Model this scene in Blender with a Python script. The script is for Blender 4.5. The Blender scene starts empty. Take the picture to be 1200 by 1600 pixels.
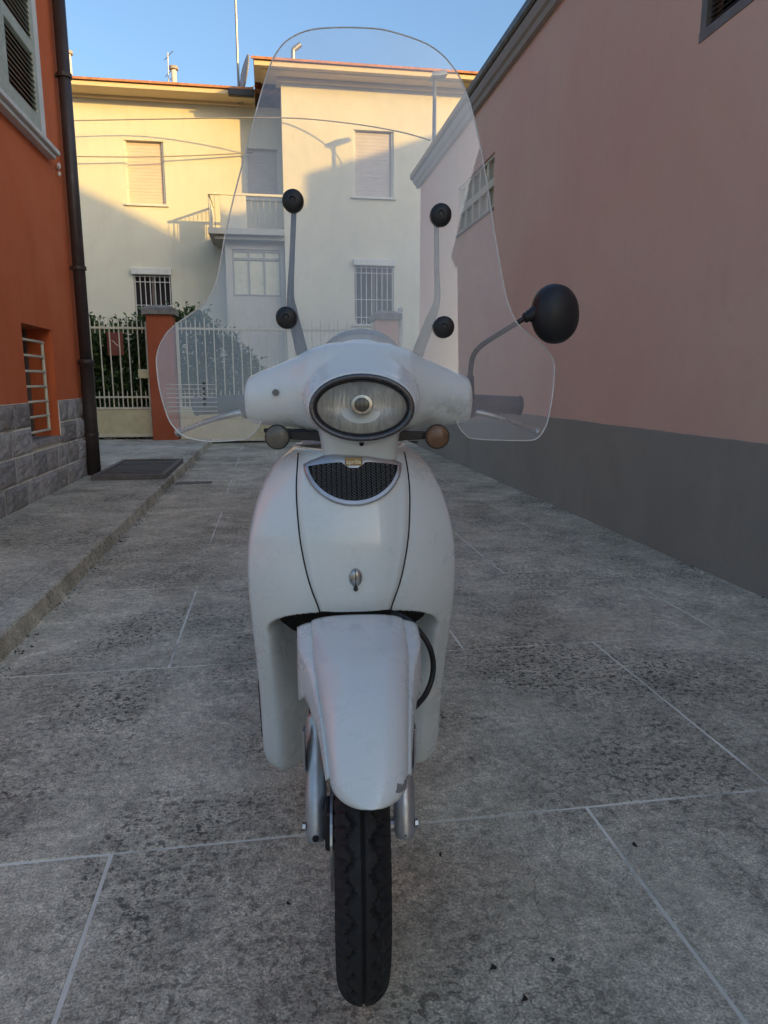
import bpy, bmesh, math, random
from mathutils import Vector, Matrix, noise
random.seed(7)
R = math.radians
scene = bpy.context.scene
col = scene.collection

# ------------------------------------------------------------------ camera
F, CH = 1090.0, 1.05
TH = math.atan(203 / F)
PS = math.atan(175 / F * math.cos(TH))
FW = Vector((math.sin(PS) * math.cos(TH), math.cos(PS) * math.cos(TH), -math.sin(TH)))
RT = Vector((math.cos(PS), -math.sin(PS), 0))
UP = RT.cross(FW)
CAM = Vector((0, 0, CH))
cd = bpy.data.cameras.new('camera')
cam = bpy.data.objects.new('camera', cd)
col.objects.link(cam)
cam.matrix_world = Matrix(((RT.x, UP.x, -FW.x, 0), (RT.y, UP.y, -FW.y, 0), (RT.z, UP.z, -FW.z, CH), (0, 0, 0, 1)))
cd.sensor_fit = 'HORIZONTAL'
cd.sensor_width = 36
cd.lens = 36 * F / 1200
cd.clip_start = 0.02
cd.clip_end = 3000
scene.camera = cam

# ------------------------------------------------------------------ sky, sun, exposure
SUN_AZ, SUN_EL = R(40), R(13)          # sun behind the camera, to its right
SUND = Vector((math.sin(SUN_AZ) * math.cos(SUN_EL), -math.cos(SUN_AZ) * math.cos(SUN_EL), math.sin(SUN_EL)))
world = bpy.data.worlds.new('World')
scene.world = world
world.use_nodes = True
wn = world.node_tree.nodes
sky = wn.new('ShaderNodeTexSky')
sky.sky_type = 'NISHITA'
sky.sun_disc = False
sky.sun_elevation = SUN_EL
sky.sun_rotation = math.pi - SUN_AZ
sky.air_density = 1.15
sky.dust_density = 4.2            # hazy summer evening air
sky.ozone_density = 3.2
bg = wn['Background']
bg.inputs['Strength'].default_value = 0.15
world.node_tree.links.new(sky.outputs[0], bg.inputs['Color'])
sl = bpy.data.lights.new('sun', 'SUN')
sl.energy = 2.2
sl.angle = R(0.53)
sl.color = (1.0, 0.61, 0.13)
sun = bpy.data.objects.new('sun', sl)
sun.rotation_euler = (-SUND).to_track_quat('-Z', 'Y').to_euler()
sun.location = SUND * 40
col.objects.link(sun)
scene.view_settings.view_transform = 'Standard'
scene.view_settings.look = 'None'
scene.view_settings.gamma = 1
scene.view_settings.use_curve_mapping = False
scene.view_settings.exposure = 1.16
scene.cycles.max_bounces = 8
scene.cycles.transparent_max_bounces = 16


# ------------------------------------------------------------------ helpers
def ray(px, py):
    return FW + RT * ((px - 600) / F) - UP * ((py - 800) / F)


def aty(px, py, Y):
    r = ray(px, py)
    return CAM + r * (Y / r.y)


def atx(px, py, X):
    r = ray(px, py)
    return CAM + r * (X / r.x)


def atz(px, py, Z):
    r = ray(px, py)
    return CAM + r * ((Z - CH) / r.z)


def interp(x, pts):
    if x <= pts[0][0]:
        return pts[0][1]
    for (a, b), (c, d) in zip(pts, pts[1:]):
        if x <= c:
            return b + (d - b) * (x - a) / (c - a)
    return pts[-1][1]


def crom(pts, n=8):
    """Catmull-Rom through points"""
    pts = [Vector(p) for p in pts]
    out = []
    for i in range(len(pts) - 1):
        p0 = pts[max(i - 1, 0)]; p1 = pts[i]; p2 = pts[i + 1]; p3 = pts[min(i + 2, len(pts) - 1)]
        for k in range(n):
            t = k / n
            out.append(0.5 * ((2 * p1) + (p2 - p0) * t + (2 * p0 - 5 * p1 + 4 * p2 - p3) * t * t + (3 * p1 - p0 - 3 * p2 + p3) * t ** 3))
    out.append(pts[-1])
    return out


class MB:
    def __init__(s):
        s.v = []; s.f = []

    def add(s, v, f):
        o = len(s.v)
        s.v += [Vector(p) for p in v]
        s.f += [tuple(i + o for i in q) for q in f]
        return s

    def box(s, x0, x1, y0, y1, z0, z1):
        return s.add([(x0, y0, z0), (x1, y0, z0), (x1, y1, z0), (x0, y1, z0), (x0, y0, z1), (x1, y0, z1), (x1, y1, z1), (x0, y1, z1)],
                     [(0, 3, 2, 1), (4, 5, 6, 7), (0, 1, 5, 4), (1, 2, 6, 5), (2, 3, 7, 6), (3, 0, 4, 7)])

    def grid(s, rows, closed=False):
        n = len(rows[0])
        v = [p for r in rows for p in r]
        f = []
        for i in range(len(rows) - 1):
            for j in range(n if closed else n - 1):
                k = (j + 1) % n
                f.append((i * n + j, i * n + k, (i + 1) * n + k, (i + 1) * n + j))
        return s.add(v, f)

    def loft(s, rings, caps=True):
        o = len(s.v)
        s.grid(rings, True)
        n = len(rings[0])
        if caps:
            s.f.append(tuple(o + i for i in reversed(range(n))))
            s.f.append(tuple(o + (len(rings) - 1) * n + i for i in range(n)))
        return s

    def tube(s, path, r, n=10, caps=True):
        path = [Vector(p) for p in path]
        rr = r if isinstance(r, (list, tuple)) else [r] * len(path)
        rings = []
        prev = None
        for i, p in enumerate(path):
            d = (path[min(i + 1, len(path) - 1)] - path[max(i - 1, 0)]).normalized()
            if prev is None:
                a = Vector((0, 0, 1)) if abs(d.z) < 0.9 else Vector((1, 0, 0))
                u = d.cross(a).normalized()
            else:
                u = (prev - d * prev.dot(d)).normalized()
            prev = u
            w = d.cross(u)
            rings.append([p + (u * math.cos(2 * math.pi * k / n) + w * math.sin(2 * math.pi * k / n)) * rr[i] for k in range(n)])
        return s.loft(rings, caps)

    def ball(s, c, rx, ry, rz, nu=20, nv=12):
        c = Vector(c)
        rings = []
        for i in range(nv + 1):
            a = -math.pi / 2 + math.pi * min(max(i / nv, 0.01), 0.99)
            rings.append([c + Vector((rx * math.cos(a) * math.cos(2 * math.pi * k / nu), ry * math.cos(a) * math.sin(2 * math.pi * k / nu), rz * math.sin(a))) for k in range(nu)])
        return s.loft(rings)

    def xform(s, fn):
        s.v = [Vector(fn(p)) for p in s.v]
        return s

    def build(s, name, mat, parent=None, smooth=False, bevel=0, loc=None):
        me = bpy.data.meshes.new(name)
        o = loc or Vector((0, 0, 0))
        me.from_pydata([tuple(p - o) for p in s.v], [], s.f)
        bm = bmesh.new(); bm.from_mesh(me)
        bmesh.ops.recalc_face_normals(bm, faces=bm.faces)
        bm.to_mesh(me); bm.free()
        me.materials.append(mat)
        ob = bpy.data.objects.new(name, me)
        ob.location = o
        col.objects.link(ob)
        if parent:
            ob.parent = parent
        if smooth:
            me.polygons.foreach_set('use_smooth', [True] * len(me.polygons))
        if bevel:
            m = ob.modifiers.new('bevel', 'BEVEL')
            m.width = bevel; m.segments = 2; m.limit_method = 'ANGLE'; m.angle_limit = R(40)
        return ob


def smooth_angle(ob, deg=40):
    me = ob.data
    me.polygons.foreach_set('use_smooth', [True] * len(me.polygons))
    bm = bmesh.new(); bm.from_mesh(me)
    for e in bm.edges:
        if len(e.link_faces) == 2 and e.calc_face_angle(0) > R(deg):
            e.smooth = False
    bm.to_mesh(me); bm.free()
    return ob


def thing(name, label, cat, loc=(0, 0, 0), rz=0, group=None):
    o = bpy.data.objects.new(name, None)
    o.empty_display_size = 0.1
    o.location = loc
    o.rotation_euler = (0, 0, rz)
    col.objects.link(o)
    return tag(o, label, cat, group)


def tag(o, label, cat, group=None):
    o['label'] = label; o['category'] = cat
    if group:
        o['group'] = group
    return o


def wmat(o):
    """world matrix of a freshly made object, without a scene update"""
    m = o.matrix_basis.copy()
    return wmat(o.parent) @ o.matrix_parent_inverse @ m if o.parent else m


def struct(o):
    o['kind'] = 'structure'
    return o


def inst(me_ob, name, parent, loc, rot=(0, 0, 0), sc=(1, 1, 1)):
    o = bpy.data.objects.new(name, me_ob.data if hasattr(me_ob, 'data') else me_ob)
    o.location = loc; o.rotation_euler = rot; o.scale = sc
    col.objects.link(o)
    if parent:
        o.parent = parent
    return o


# ------------------------------------------------------------------ materials
class N:
    def __init__(s, name):
        s.m = bpy.data.materials.new(name)
        s.m.use_nodes = True
        s.t = s.m.node_tree
        s.n = s.t.nodes
        s.b = s.n['Principled BSDF']
        s.out = s.n['Material Output']

    def new(s, typ, **kw):
        x = s.n.new(typ)
        for k, v in kw.items():
            setattr(x, k, v)
        return x

    def link(s, a, b):
        s.t.links.new(a, b)

    def pos(s, world_=True, scale=(1, 1, 1)):
        src = s.new('ShaderNodeNewGeometry').outputs['Position'] if world_ else s.new('ShaderNodeTexCoord').outputs['Object']
        mp = s.new('ShaderNodeMapping')
        mp.inputs['Scale'].default_value = scale
        s.link(src, mp.inputs['Vector'])
        return mp.outputs[0]

    def noise(s, vec, scale, detail=5, rough=0.55, dist=0):
        x = s.new('ShaderNodeTexNoise')
        x.inputs['Scale'].default_value = scale
        x.inputs['Detail'].default_value = detail
        x.inputs['Roughness'].default_value = rough
        x.inputs['Distortion'].default_value = dist
        s.link(vec, x.inputs['Vector'])
        return x.outputs[0]

    def ramp(s, val, a, b, lo=0.0, hi=1.0):
        x = s.new('ShaderNodeMapRange')
        x.inputs['From Min'].default_value = a
        x.inputs['From Max'].default_value = b
        x.inputs['To Min'].default_value = lo
        x.inputs['To Max'].default_value = hi
        s.link(val, x.inputs['Value'])
        return x.outputs[0]

    def math(s, op, a, b=0.5):
        x = s.new('ShaderNodeMath', operation=op)
        for i, v in enumerate((a, b)):
            if isinstance(v, (int, float)):
                x.inputs[i].default_value = v
            else:
                s.link(v, x.inputs[i])
        return x.outputs[0]

    def mix(s, fac, a, b, blend='MIX'):
        x = s.new('ShaderNodeMix', data_type='RGBA', blend_type=blend)
        for i, v in ((0, fac), (6, a), (7, b)):
            if isinstance(v, (int, float)):
                x.inputs[i].default_value = v
            elif isinstance(v, tuple):
                x.inputs[i].default_value = (*v, 1)
            else:
                s.link(v, x.inputs[i])
        return x.outputs[2]

    def bump(s, h, strength, dist=0.01):
        x = s.new('ShaderNodeBump')
        x.inputs['Strength'].default_value = strength
        x.inputs['Distance'].default_value = dist
        s.link(h, x.inputs['Height'])
        s.link(x.outputs[0], s.b.inputs['Normal'])

    def set(s, c=None, rough=None, metal=None, spec=None, coat=None):
        for k, v in (('Base Color', c), ('Roughness', rough), ('Metallic', metal), ('Specular IOR Level', spec), ('Coat Weight', coat)):
            if v is None:
                continue
            if isinstance(v, (int, float)):
                s.b.inputs[k].default_value = v
            elif isinstance(v, tuple):
                s.b.inputs[k].default_value = (*v, 1)
            else:
                s.link(v, s.b.inputs[k])
        return s.m


def pmat(name, c, rough=0.6, var=0.12, scale=4, bump=0.15, bscale=80, metal=0, spec=0.4, coat=0, world_=True, dirt=0.0, dirt_c=(0.12, 0.11, 0.09), stretch=(1, 1, 1), bdist=0.004):
    k = N(name)
    p = k.pos(world_, stretch)
    n1 = k.noise(p, scale, 6, 0.6)
    cc = k.mix(k.ramp(n1, 0.3, 0.7), tuple(x * (1 - var) for x in c), tuple(min(1, x * (1 + var)) for x in c))
    if dirt:
        n2 = k.noise(p, scale * 2.3, 8, 0.7)
        cc = k.mix(k.ramp(n2, 0.5, 0.75, 0, dirt), cc, dirt_c)
    rr = k.ramp(k.noise(p, scale * 3, 4), 0.3, 0.7, max(rough - 0.08, 0.02), min(rough + 0.08, 1))
    if bump:
        k.bump(k.noise(p, bscale, 6, 0.65), bump, bdist)
    return k.set(cc, rr, metal, spec, coat)


def plaster(name, c, c2, scale=0.6, streak=0.25, speck=0.3):
    """rendered wall: cloudy tone drift, vertical weather streaks, fine grain"""
    k = N(name)
    p = k.pos()
    ps = k.pos(True, (3.0, 3.0, 0.35))
    cc = k.mix(k.ramp(k.noise(p, scale, 5, 0.6, 0.6), 0.35, 0.68), c, c2)
    cc = k.mix(k.ramp(k.noise(ps, 1.6, 6, 0.65), 0.5, 0.8, 0, streak), cc, tuple(x * 0.62 for x in c))
    cc = k.mix(k.ramp(k.noise(p, 9, 8, 0.75), 0.55, 0.8, 0, speck), cc, tuple(x * 0.75 for x in c2))
    h = k.math('ADD', k.noise(p, 140, 4, 0.7), k.noise(p, 14, 4, 0.6))
    k.bump(h, 0.3, 0.006)
    return k.set(cc, 0.9, 0, 0.2)


def concrete(name, base, dark, stain=0.85, cracks=True):
    """worn outdoor concrete: mottled tone, exposed grain, clustered lichen flecks, hairline cracks"""
    k = N(name)
    p = k.pos()
    oi = k.new('ShaderNodeObjectInfo').outputs['Random']
    # tone: broad clouds, then mottling, then grain, all as multipliers
    f = k.ramp(k.noise(p, 0.9, 4, 0.6, 0.5), 0.3, 0.7, 0.80, 1.14)
    f = k.math('MULTIPLY', f, k.ramp(k.noise(p, 5.5, 6, 0.72, 0.4), 0.28, 0.72, 0.68, 1.26))
    f = k.math('MULTIPLY', f, k.ramp(k.noise(p, 34, 5, 0.82), 0.30, 0.70, 0.52, 1.36))
    f = k.math('MULTIPLY', f, k.ramp(k.noise(p, 190, 2, 0.7), 0.32, 0.68, 0.62, 1.38))
    f = k.math('MULTIPLY', f, k.ramp(oi, 0, 1, 0.90, 1.06))
    cf = k.new('ShaderNodeCombineColor')
    for i in range(3):
        k.link(f, cf.inputs[i])
    c = k.mix(1.0, base, cf.outputs[0], 'MULTIPLY')
    c = k.mix(k.ramp(k.noise(p, 2.7, 4, 0.5, 0.5), 0.5, 0.75, 0, 0.35), c, (base[0] * 0.62, base[1] * 0.58, base[2] * 0.50))
    c = k.mix(k.ramp(k.noise(p, 3.9, 4, 0.6, 0.5), 0.55, 0.72, 0, 0.35), c, (base[0] * 1.15, base[1] * 1.17, base[2] * 1.15))
    # lichen and dirt in clustered flecks
    area = k.ramp(k.noise(p, 1.35, 5, 0.66, 0.7), 0.42, 0.62, 0.06, 1.0)
    fleck = k.ramp(k.noise(p, 52, 4, 0.6, 0.2), 0.54, 0.585)
    fleck2 = k.ramp(k.noise(p, 115, 3, 0.6), 0.545, 0.60)
    m = k.math('MULTIPLY', k.math('MAXIMUM', fleck, k.math('MULTIPLY', fleck2, 0.75)), area)
    c = k.mix(k.math('MULTIPLY', m, stain), c, dark)
    haze = k.ramp(k.noise(p, 8, 5, 0.72, 0.3), 0.46, 0.72, 0, 0.5)
    c = k.mix(k.math('MULTIPLY', haze, area), c, tuple(x * 2.2 for x in dark))
    # isolated oil / gum spots
    vo = k.new('ShaderNodeTexVoronoi'); vo.inputs['Scale'].default_value = 5.2
    nv = k.new('ShaderNodeTexNoise'); nv.inputs['Scale'].default_value = 30; k.link(p, nv.inputs['Vector'])
    k.link(k.mix(0.03, p, nv.outputs[1]), vo.inputs['Vector'])
    spot = k.math('MULTIPLY', k.ramp(vo.outputs['Distance'], 0.04, 0.09, 1, 0), k.ramp(k.noise(p, 2.1, 2), 0.5, 0.56))
    c = k.mix(k.math('MULTIPLY', spot, 0.8), c, dark)
    h = k.math('ADD', k.math('MULTIPLY', k.noise(p, 60, 5, 0.75), 0.9), k.math('MULTIPLY', k.noise(p, 210, 2, 0.7), 0.8))
    if cracks:
        ve = k.new('ShaderNodeTexVoronoi', feature='DISTANCE_TO_EDGE')
        ve.inputs['Scale'].default_value = 9
        nz = k.new('ShaderNodeTexNoise'); nz.inputs['Scale'].default_value = 14; nz.inputs['Detail'].default_value = 4
        k.link(p, nz.inputs['Vector'])
        wob = k.new('ShaderNodeVectorMath', operation='MULTIPLY_ADD')
        wob.inputs[1].default_value = (0.13, 0.13, 0.13)
        k.link(nz.outputs[1], wob.inputs[0]); k.link(p, wob.inputs[2])
        k.link(wob.outputs[0], ve.inputs['Vector'])
        cr = k.ramp(ve.outputs['Distance'], 0.004, 0.016, 1, 0)
        cr = k.math('MULTIPLY', cr, k.ramp(k.noise(p, 3.3, 4, 0.6), 0.45, 0.6))
        c = k.mix(k.math('MULTIPLY', cr, 0.6), c, tuple(x * 0.3 for x in base))
        h = k.math('SUBTRACT', h, cr)
    h = k.math('SUBTRACT', h, k.math('MULTIPLY', m, 0.5))
    k.bump(h, 0.6, 0.006)
    return k.set(c, 0.92, 0, 0.25)


def glassy(name, haze, haze_c, ior=1.45, tint=(1, 1, 1), rough=0.02, refl=1.0):
    """thin clear plastic or glass: see-through, with Fresnel reflection and a little scattering dust"""
    k = N(name)
    k.n.remove(k.b)
    tr = k.new('ShaderNodeBsdfTransparent'); tr.inputs[0].default_value = (*tint, 1)
    df = k.new('ShaderNodeBsdfDiffuse'); df.inputs[0].default_value = (*haze_c, 1)
    gl = k.new('ShaderNodeBsdfGlossy'); gl.inputs['Roughness'].default_value = rough
    fr = k.new('ShaderNodeFresnel'); fr.inputs[0].default_value = ior
    p = k.pos(False)
    nz = k.ramp(k.noise(p, 5, 8, 0.7), 0.3, 0.75, haze * 0.6, haze * 1.5)
    m1 = k.new('ShaderNodeMixShader'); m2 = k.new('ShaderNodeMixShader')
    k.link(nz, m1.inputs[0]); k.link(tr.outputs[0], m1.inputs[1]); k.link(df.outputs[0], m1.inputs[2])
    k.link(k.math('MULTIPLY', fr.outputs[0], refl), m2.inputs[0])
    k.link(m1.outputs[0], m2.inputs[1]); k.link(gl.outputs[0], m2.inputs[2])
    k.link(m2.outputs[0], k.out.inputs['Surface'])
    return k.m


M = {}
M['slab'] = concrete('concrete_slab', (0.68, 0.615, 0.47), (0.045, 0.043, 0.034))
M['pave'] = concrete('pavement_concrete', (0.61, 0.56, 0.44), (0.05, 0.042, 0.036), cracks=False)
M['mortar'] = pmat('joint_mortar', (0.84, 0.80, 0.68), 0.95, 0.2, 1.6, 0.2, 90, dirt=0.85, dirt_c=(0.05, 0.045, 0.04))
M['earth'] = pmat('earth', (0.16, 0.15, 0.12), 0.95, 0.3, 0.8)
M['terra'] = plaster('terracotta_render', (0.60, 0.14, 0.05), (0.66, 0.185, 0.075), 1.1, 0.4, 0.45)
M['terra2'] = plaster('dimmed_terracotta_render', (0.36, 0.095, 0.045), (0.40, 0.12, 0.06), 2.0, 0.4, 0.5)  # terracotta darkened to offset the brighter light on the gate pillar
M['pink'] = plaster('pink_render', (0.81, 0.535, 0.40), (0.78, 0.45, 0.35), 0.6, 0.1, 0.3)
M['greyband'] = plaster('grey_render', (0.315, 0.28, 0.235), (0.36, 0.32, 0.265), 1.4, 0.15, 0.5)
M['cream'] = plaster('cream_render', (0.70, 0.665, 0.54), (0.64, 0.60, 0.48), 0.7, 0.22, 0.2)
M['cornice'] = plaster('cornice_render', (0.72, 0.58, 0.36), (0.68, 0.54, 0.34), 0.8, 0.15, 0.15)
M['vergrey'] = plaster('veranda_render', (0.55, 0.52, 0.46), (0.5, 0.48, 0.42), 0.8, 0.2, 0.2)
M['eave'] = plaster('eave_render', (0.42, 0.38, 0.34), (0.36, 0.33, 0.30), 0.9, 0.4, 0.4)
M['stone'] = pmat('grey_stone', (0.42, 0.40, 0.375), 0.85, 0.3, 7, 0.9, 38, dirt=0.55, dirt_c=(0.12, 0.10, 0.09), bdist=0.012)
M['stone2'] = pmat('brown_grey_stone', (0.36, 0.335, 0.32), 0.85, 0.3, 7, 0.9, 38, dirt=0.5, dirt_c=(0.10, 0.085, 0.08), bdist=0.012)
for nm_, ca, cb in (('stone', (0.30, 0.285, 0.275), (0.56, 0.53, 0.49)), ('stone2', (0.26, 0.235, 0.215), (0.47, 0.43, 0.39))):
    k = N('varied_' + nm_)
    p = k.pos()
    c = k.mix(k.new('ShaderNodeObjectInfo').outputs['Random'], ca, cb)
    c = k.mix(k.ramp(k.noise(p, 9, 6, 0.7), 0.35, 0.7, 0, 0.7), c, tuple(x * 0.5 for x in ca))
    c = k.mix(k.ramp(k.noise(p, 40, 5, 0.75), 0.5, 0.75, 0, 0.6), c, tuple(x * 1.2 for x in cb))
    c = k.mix(k.ramp(k.noise(k.pos(True, (2, 2, 0.4)), 5, 5, 0.7), 0.55, 0.75, 0, 0.5), c, (0.11, 0.10, 0.09))
    k.bump(k.noise(p, 38, 6, 0.75), 0.9, 0.012)
    M[nm_] = k.set(c, 0.88, 0, 0.3)
M['capstone'] = pmat('cap_stone', (0.22, 0.21, 0.19), 0.9, 0.3, 9, 0.5, 40, dirt=0.7, dirt_c=(0.06, 0.055, 0.045))
M['pipe'] = pmat('brown_pipe', (0.045, 0.034, 0.032), 0.45, 0.25, 4, 0.1, 60, metal=0.0, dirt=0.3, dirt_c=(0.1, 0.09, 0.08))
M['shutter'] = pmat('sage_shutter_paint', (0.40, 0.43, 0.36), 0.6, 0.12, 8, 0.15, 60, dirt=0.3)
M['trimwhite'] = pmat('white_trim', (0.66, 0.65, 0.60), 0.7, 0.08, 5, 0.2, 70, dirt=0.25)
M['creampaint'] = pmat('cream_gate_paint', (0.62, 0.58, 0.36), 0.5, 0.1, 5, 0.1, 60, dirt=0.25, dirt_c=(0.2, 0.16, 0.09))
M['creambar'] = pmat('pale_bar_paint', (0.66, 0.63, 0.47), 0.5, 0.08, 8, 0.1, 60, dirt=0.2)
M['whitebar'] = pmat('white_bar_paint', (0.62, 0.63, 0.6), 0.5, 0.08, 8, 0, 60)
M['darkglass'] = pmat('dark_window_glass', (0.022, 0.025, 0.03), 0.08, 0.2, 2, 0, 10, spec=0.6)
M['curtain'] = pmat('pale_curtain', (0.30, 0.30, 0.31), 0.8, 0.3, 5, 0.2, 20, stretch=(6, 6, 0.4))
M['blind'] = pmat('beige_blind', (0.66, 0.53, 0.42), 0.6, 0.05, 3, 0, 60)
M['blind2'] = pmat('grey_blind', (0.52, 0.47, 0.44), 0.6, 0.06, 3, 0, 60)
M['tile'] = pmat('clay_roof_tile', (0.50, 0.22, 0.11), 0.85, 0.35, 9, 0.4, 50, dirt=0.4)
M['gutter'] = pmat('dark_gutter_metal', (0.035, 0.034, 0.035), 0.45, 0.2, 5, 0)
M['metal'] = pmat('galvanised_metal', (0.35, 0.35, 0.34), 0.45, 0.15, 8, 0, metal=0.7)
M['dish'] = pmat('dish_metal', (0.34, 0.31, 0.29), 0.5, 0.1, 8, 0)
M['cable'] = pmat('grey_cable', (0.30, 0.28, 0.25), 0.7, 0.1, 8, 0)
M['frame'] = pmat('window_frame_paint', (0.58, 0.55, 0.45), 0.55, 0.1, 6, 0.1)
M['darkframe'] = pmat('brown_window_frame', (0.16, 0.13, 0.11), 0.55, 0.15, 6, 0.1)
M['louvre'] = pmat('grey_louvre', (0.12, 0.12, 0.14), 0.5, 0.15, 6, 0)
M['pane'] = pmat('reflection_tinted_pane', (0.50, 0.45, 0.33), 0.12, 0.12, 2, 0, spec=0.6)  # yellowish colour stands for the sunlit house reflected in the glass
M['vpane'] = pmat('frosted_pane', (0.62, 0.60, 0.46), 0.3, 0.08, 2, 0, spec=0.5)
M['vframe'] = pmat('grey_frame_paint', (0.36, 0.36, 0.34), 0.5, 0.1, 6, 0)
M['matwood'] = pmat('weathered_slat', (0.10, 0.09, 0.082), 0.85, 0.35, 9, 0.4, 50, stretch=(1, 6, 6))
M['matframe'] = pmat('rusty_frame', (0.14, 0.125, 0.115), 0.7, 0.3, 9, 0.3, 50, dirt=0.5)
M['sign'] = pmat('red_brown_plate', (0.20, 0.06, 0.045), 0.6, 0.12, 8, 0.1)
M['signmark'] = pmat('white_mark', (0.7, 0.68, 0.62), 0.6, 0.05, 8, 0)
M['dryleaf'] = pmat('dry_leaf', (0.035, 0.028, 0.022), 0.9, 0.3, 40, 0)
M['bark'] = pmat('hedge_stem', (0.08, 0.06, 0.045), 0.9, 0.3, 20, 0.4)
k = N('hedge_leaf')
oi = k.new('ShaderNodeNewGeometry').outputs['Random Per Island']
M['leaf'] = k.set(k.mix(oi, (0.022, 0.05, 0.012), (0.085, 0.15, 0.035)), 0.45, 0, 0.4)

# scooter materials
k = N('white_scooter_paint')
p = k.pos(False)
c = k.mix(k.ramp(k.noise(p, 3, 6, 0.6), 0.3, 0.7), (0.63, 0.675, 0.665), (0.68, 0.72, 0.71))
c = k.mix(k.ramp(k.noise(p, 16, 6, 0.75), 0.56, 0.8, 0, 0.13), c, (0.42, 0.41, 0.36))
k.bump(k.noise(p, 220, 3, 0.6), 0.03, 0.001)
M['paint'] = k.set(c, k.ramp(k.noise(p, 6, 6, 0.7), 0.3, 0.7, 0.20, 0.36), 0, 0.5, 0.5)
k = N('scuffed_white_paint')
p = k.pos(False)
c = k.mix(k.ramp(k.noise(p, 3, 6, 0.6), 0.3, 0.7), (0.63, 0.675, 0.665), (0.68, 0.72, 0.71))
c = k.mix(k.ramp(k.noise(p, 16, 6, 0.75), 0.56, 0.8, 0, 0.15), c, (0.42, 0.41, 0.36))
sx = k.new('ShaderNodeSeparateXYZ'); k.link(k.new('ShaderNodeTexCoord').outputs['Object'], sx.inputs[0])
sc_m = k.math('MULTIPLY', k.ramp(sx.outputs[0], 0.11, 0.17), k.ramp(sx.outputs[2], 1.035, 0.985))
sc_n = k.math('MULTIPLY', sc_m, k.ramp(k.noise(p, 26, 5, 0.6), 0.47, 0.56))
c = k.mix(k.math('MULTIPLY', sc_n, 0.6), c, (0.30, 0.30, 0.27))
c = k.mix(k.math('MULTIPLY', sc_m, k.ramp(k.noise(p, 60, 3, 0.6), 0.62, 0.66)), c, (0.8, 0.82, 0.8))
M['paintcowl'] = k.set(c, k.ramp(k.noise(p, 6, 6, 0.7), 0.3, 0.7, 0.22, 0.4), 0, 0.5, 0.4)
# fender paint: chipped at the lower front tip
k = N('chipped_white_paint')
p = k.pos(False)
c = k.mix(k.ramp(k.noise(p, 3, 6, 0.6), 0.3, 0.7), (0.63, 0.675, 0.665), (0.68, 0.72, 0.71))
c = k.mix(k.ramp(k.noise(p, 16, 6, 0.75), 0.56, 0.8, 0, 0.13), c, (0.42, 0.41, 0.36))
sx = k.new('ShaderNodeSeparateXYZ'); k.link(k.new('ShaderNodeTexCoord').outputs['Object'], sx.inputs[0])
low = k.ramp(sx.outputs[2], 0.474, 0.494, 1, 0)
side = k.ramp(sx.outputs[0], 0.03, 0.066, 0.0, 1.0)
chip = k.math('MULTIPLY', k.math('MULTIPLY', low, side), k.ramp(k.noise(p, 45, 5, 0.6), 0.44, 0.62))
chipm = k.ramp(chip, 0.30, 0.34)
c = k.mix(chipm, c, (0.19, 0.20, 0.21))
k.bump(k.math('SUBTRACT', k.math('MULTIPLY', k.noise(p, 220, 3, 0.6), 0.05), chipm), 0.3, 0.001)
M['paintchip'] = k.set(c, k.ramp(k.noise(p, 6, 6, 0.7), 0.3, 0.7, 0.20, 0.36), 0, 0.5, 0.5)
M['innerplastic'] = pmat('dull_white_plastic', (0.50, 0.51, 0.49), 0.6, 0.1, 6, 0.1, world_=False, dirt=0.35)
M['wellgrey'] = pmat('grey_well', (0.20, 0.205, 0.195), 0.5, 0.12, 8, 0.1, world_=False, dirt=0.3)
M['black'] = pmat('black_plastic', (0.016, 0.016, 0.018), 0.45, 0.15, 20, 0.1, 200, world_=False)
M['seam'] = pmat('seam_gap', (0.012, 0.012, 0.012), 0.9, 0.1, 20, 0, world_=False)
M['rubber'] = pmat('tyre_rubber', (0.0115, 0.0115, 0.0125), 0.72, 0.25, 25, 0.2, 240, world_=False, dirt=0.3, dirt_c=(0.05, 0.046, 0.04))
M['grip'] = pmat('washed_out_grip_rubber', (0.06, 0.06, 0.068), 0.75, 0.15, 25, 0.2, 240, world_=False)  # grey lifted to imitate reflections washing over the grip
M['silver'] = pmat('fork_silver', (0.46, 0.47, 0.49), 0.38, 0.1, 15, 0.08, 120, metal=0.75, world_=False, dirt=0.25)
M['chrome'] = pmat('chrome', (0.72, 0.72, 0.72), 0.12, 0.06, 10, 0, metal=1.0, world_=False)
M['dullchrome'] = pmat('dull_chrome', (0.42, 0.42, 0.41), 0.3, 0.15, 20, 0.05, metal=0.9, world_=False)
M['ringgrey'] = pmat('headlight_bezel', (0.10, 0.10, 0.105), 0.26, 0.1, 10, 0, metal=0.6, world_=False)
M['reflector'] = pmat('reflector_bowl', (0.68, 0.67, 0.64), 0.38, 0.3, 22, 0.5, 40, metal=0.6, world_=False, stretch=(4, 1, 0.4), bdist=0.01)
M['lens'] = glassy('headlight_lens', 0.05, (0.55, 0.55, 0.53), 1.5)
M['acrylic'] = glassy('scratched_sheen_acrylic', 0.19, (0.78, 0.79, 0.82), 1.46, refl=2.3)  # haze holds scratches and dust, plus milky sky reflection put into the colour
M['visor'] = glassy('smoked_visor', 0.5, (0.26, 0.28, 0.31), 1.45)
M['edge'] = pmat('acrylic_edge_glow', (0.62, 0.61, 0.58), 0.2, 0.2, 9, 0, world_=False)  # pale colour stands for light caught in the screen edge
M['siggrey'] = pmat('smoked_signal_lens', (0.13, 0.12, 0.10), 0.2, 0.2, 30, 0.2, 90, world_=False)
M['sigamber'] = pmat('clear_amber_lens', (0.17, 0.095, 0.055), 0.16, 0.3, 30, 0.2, 90, world_=False)
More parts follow.
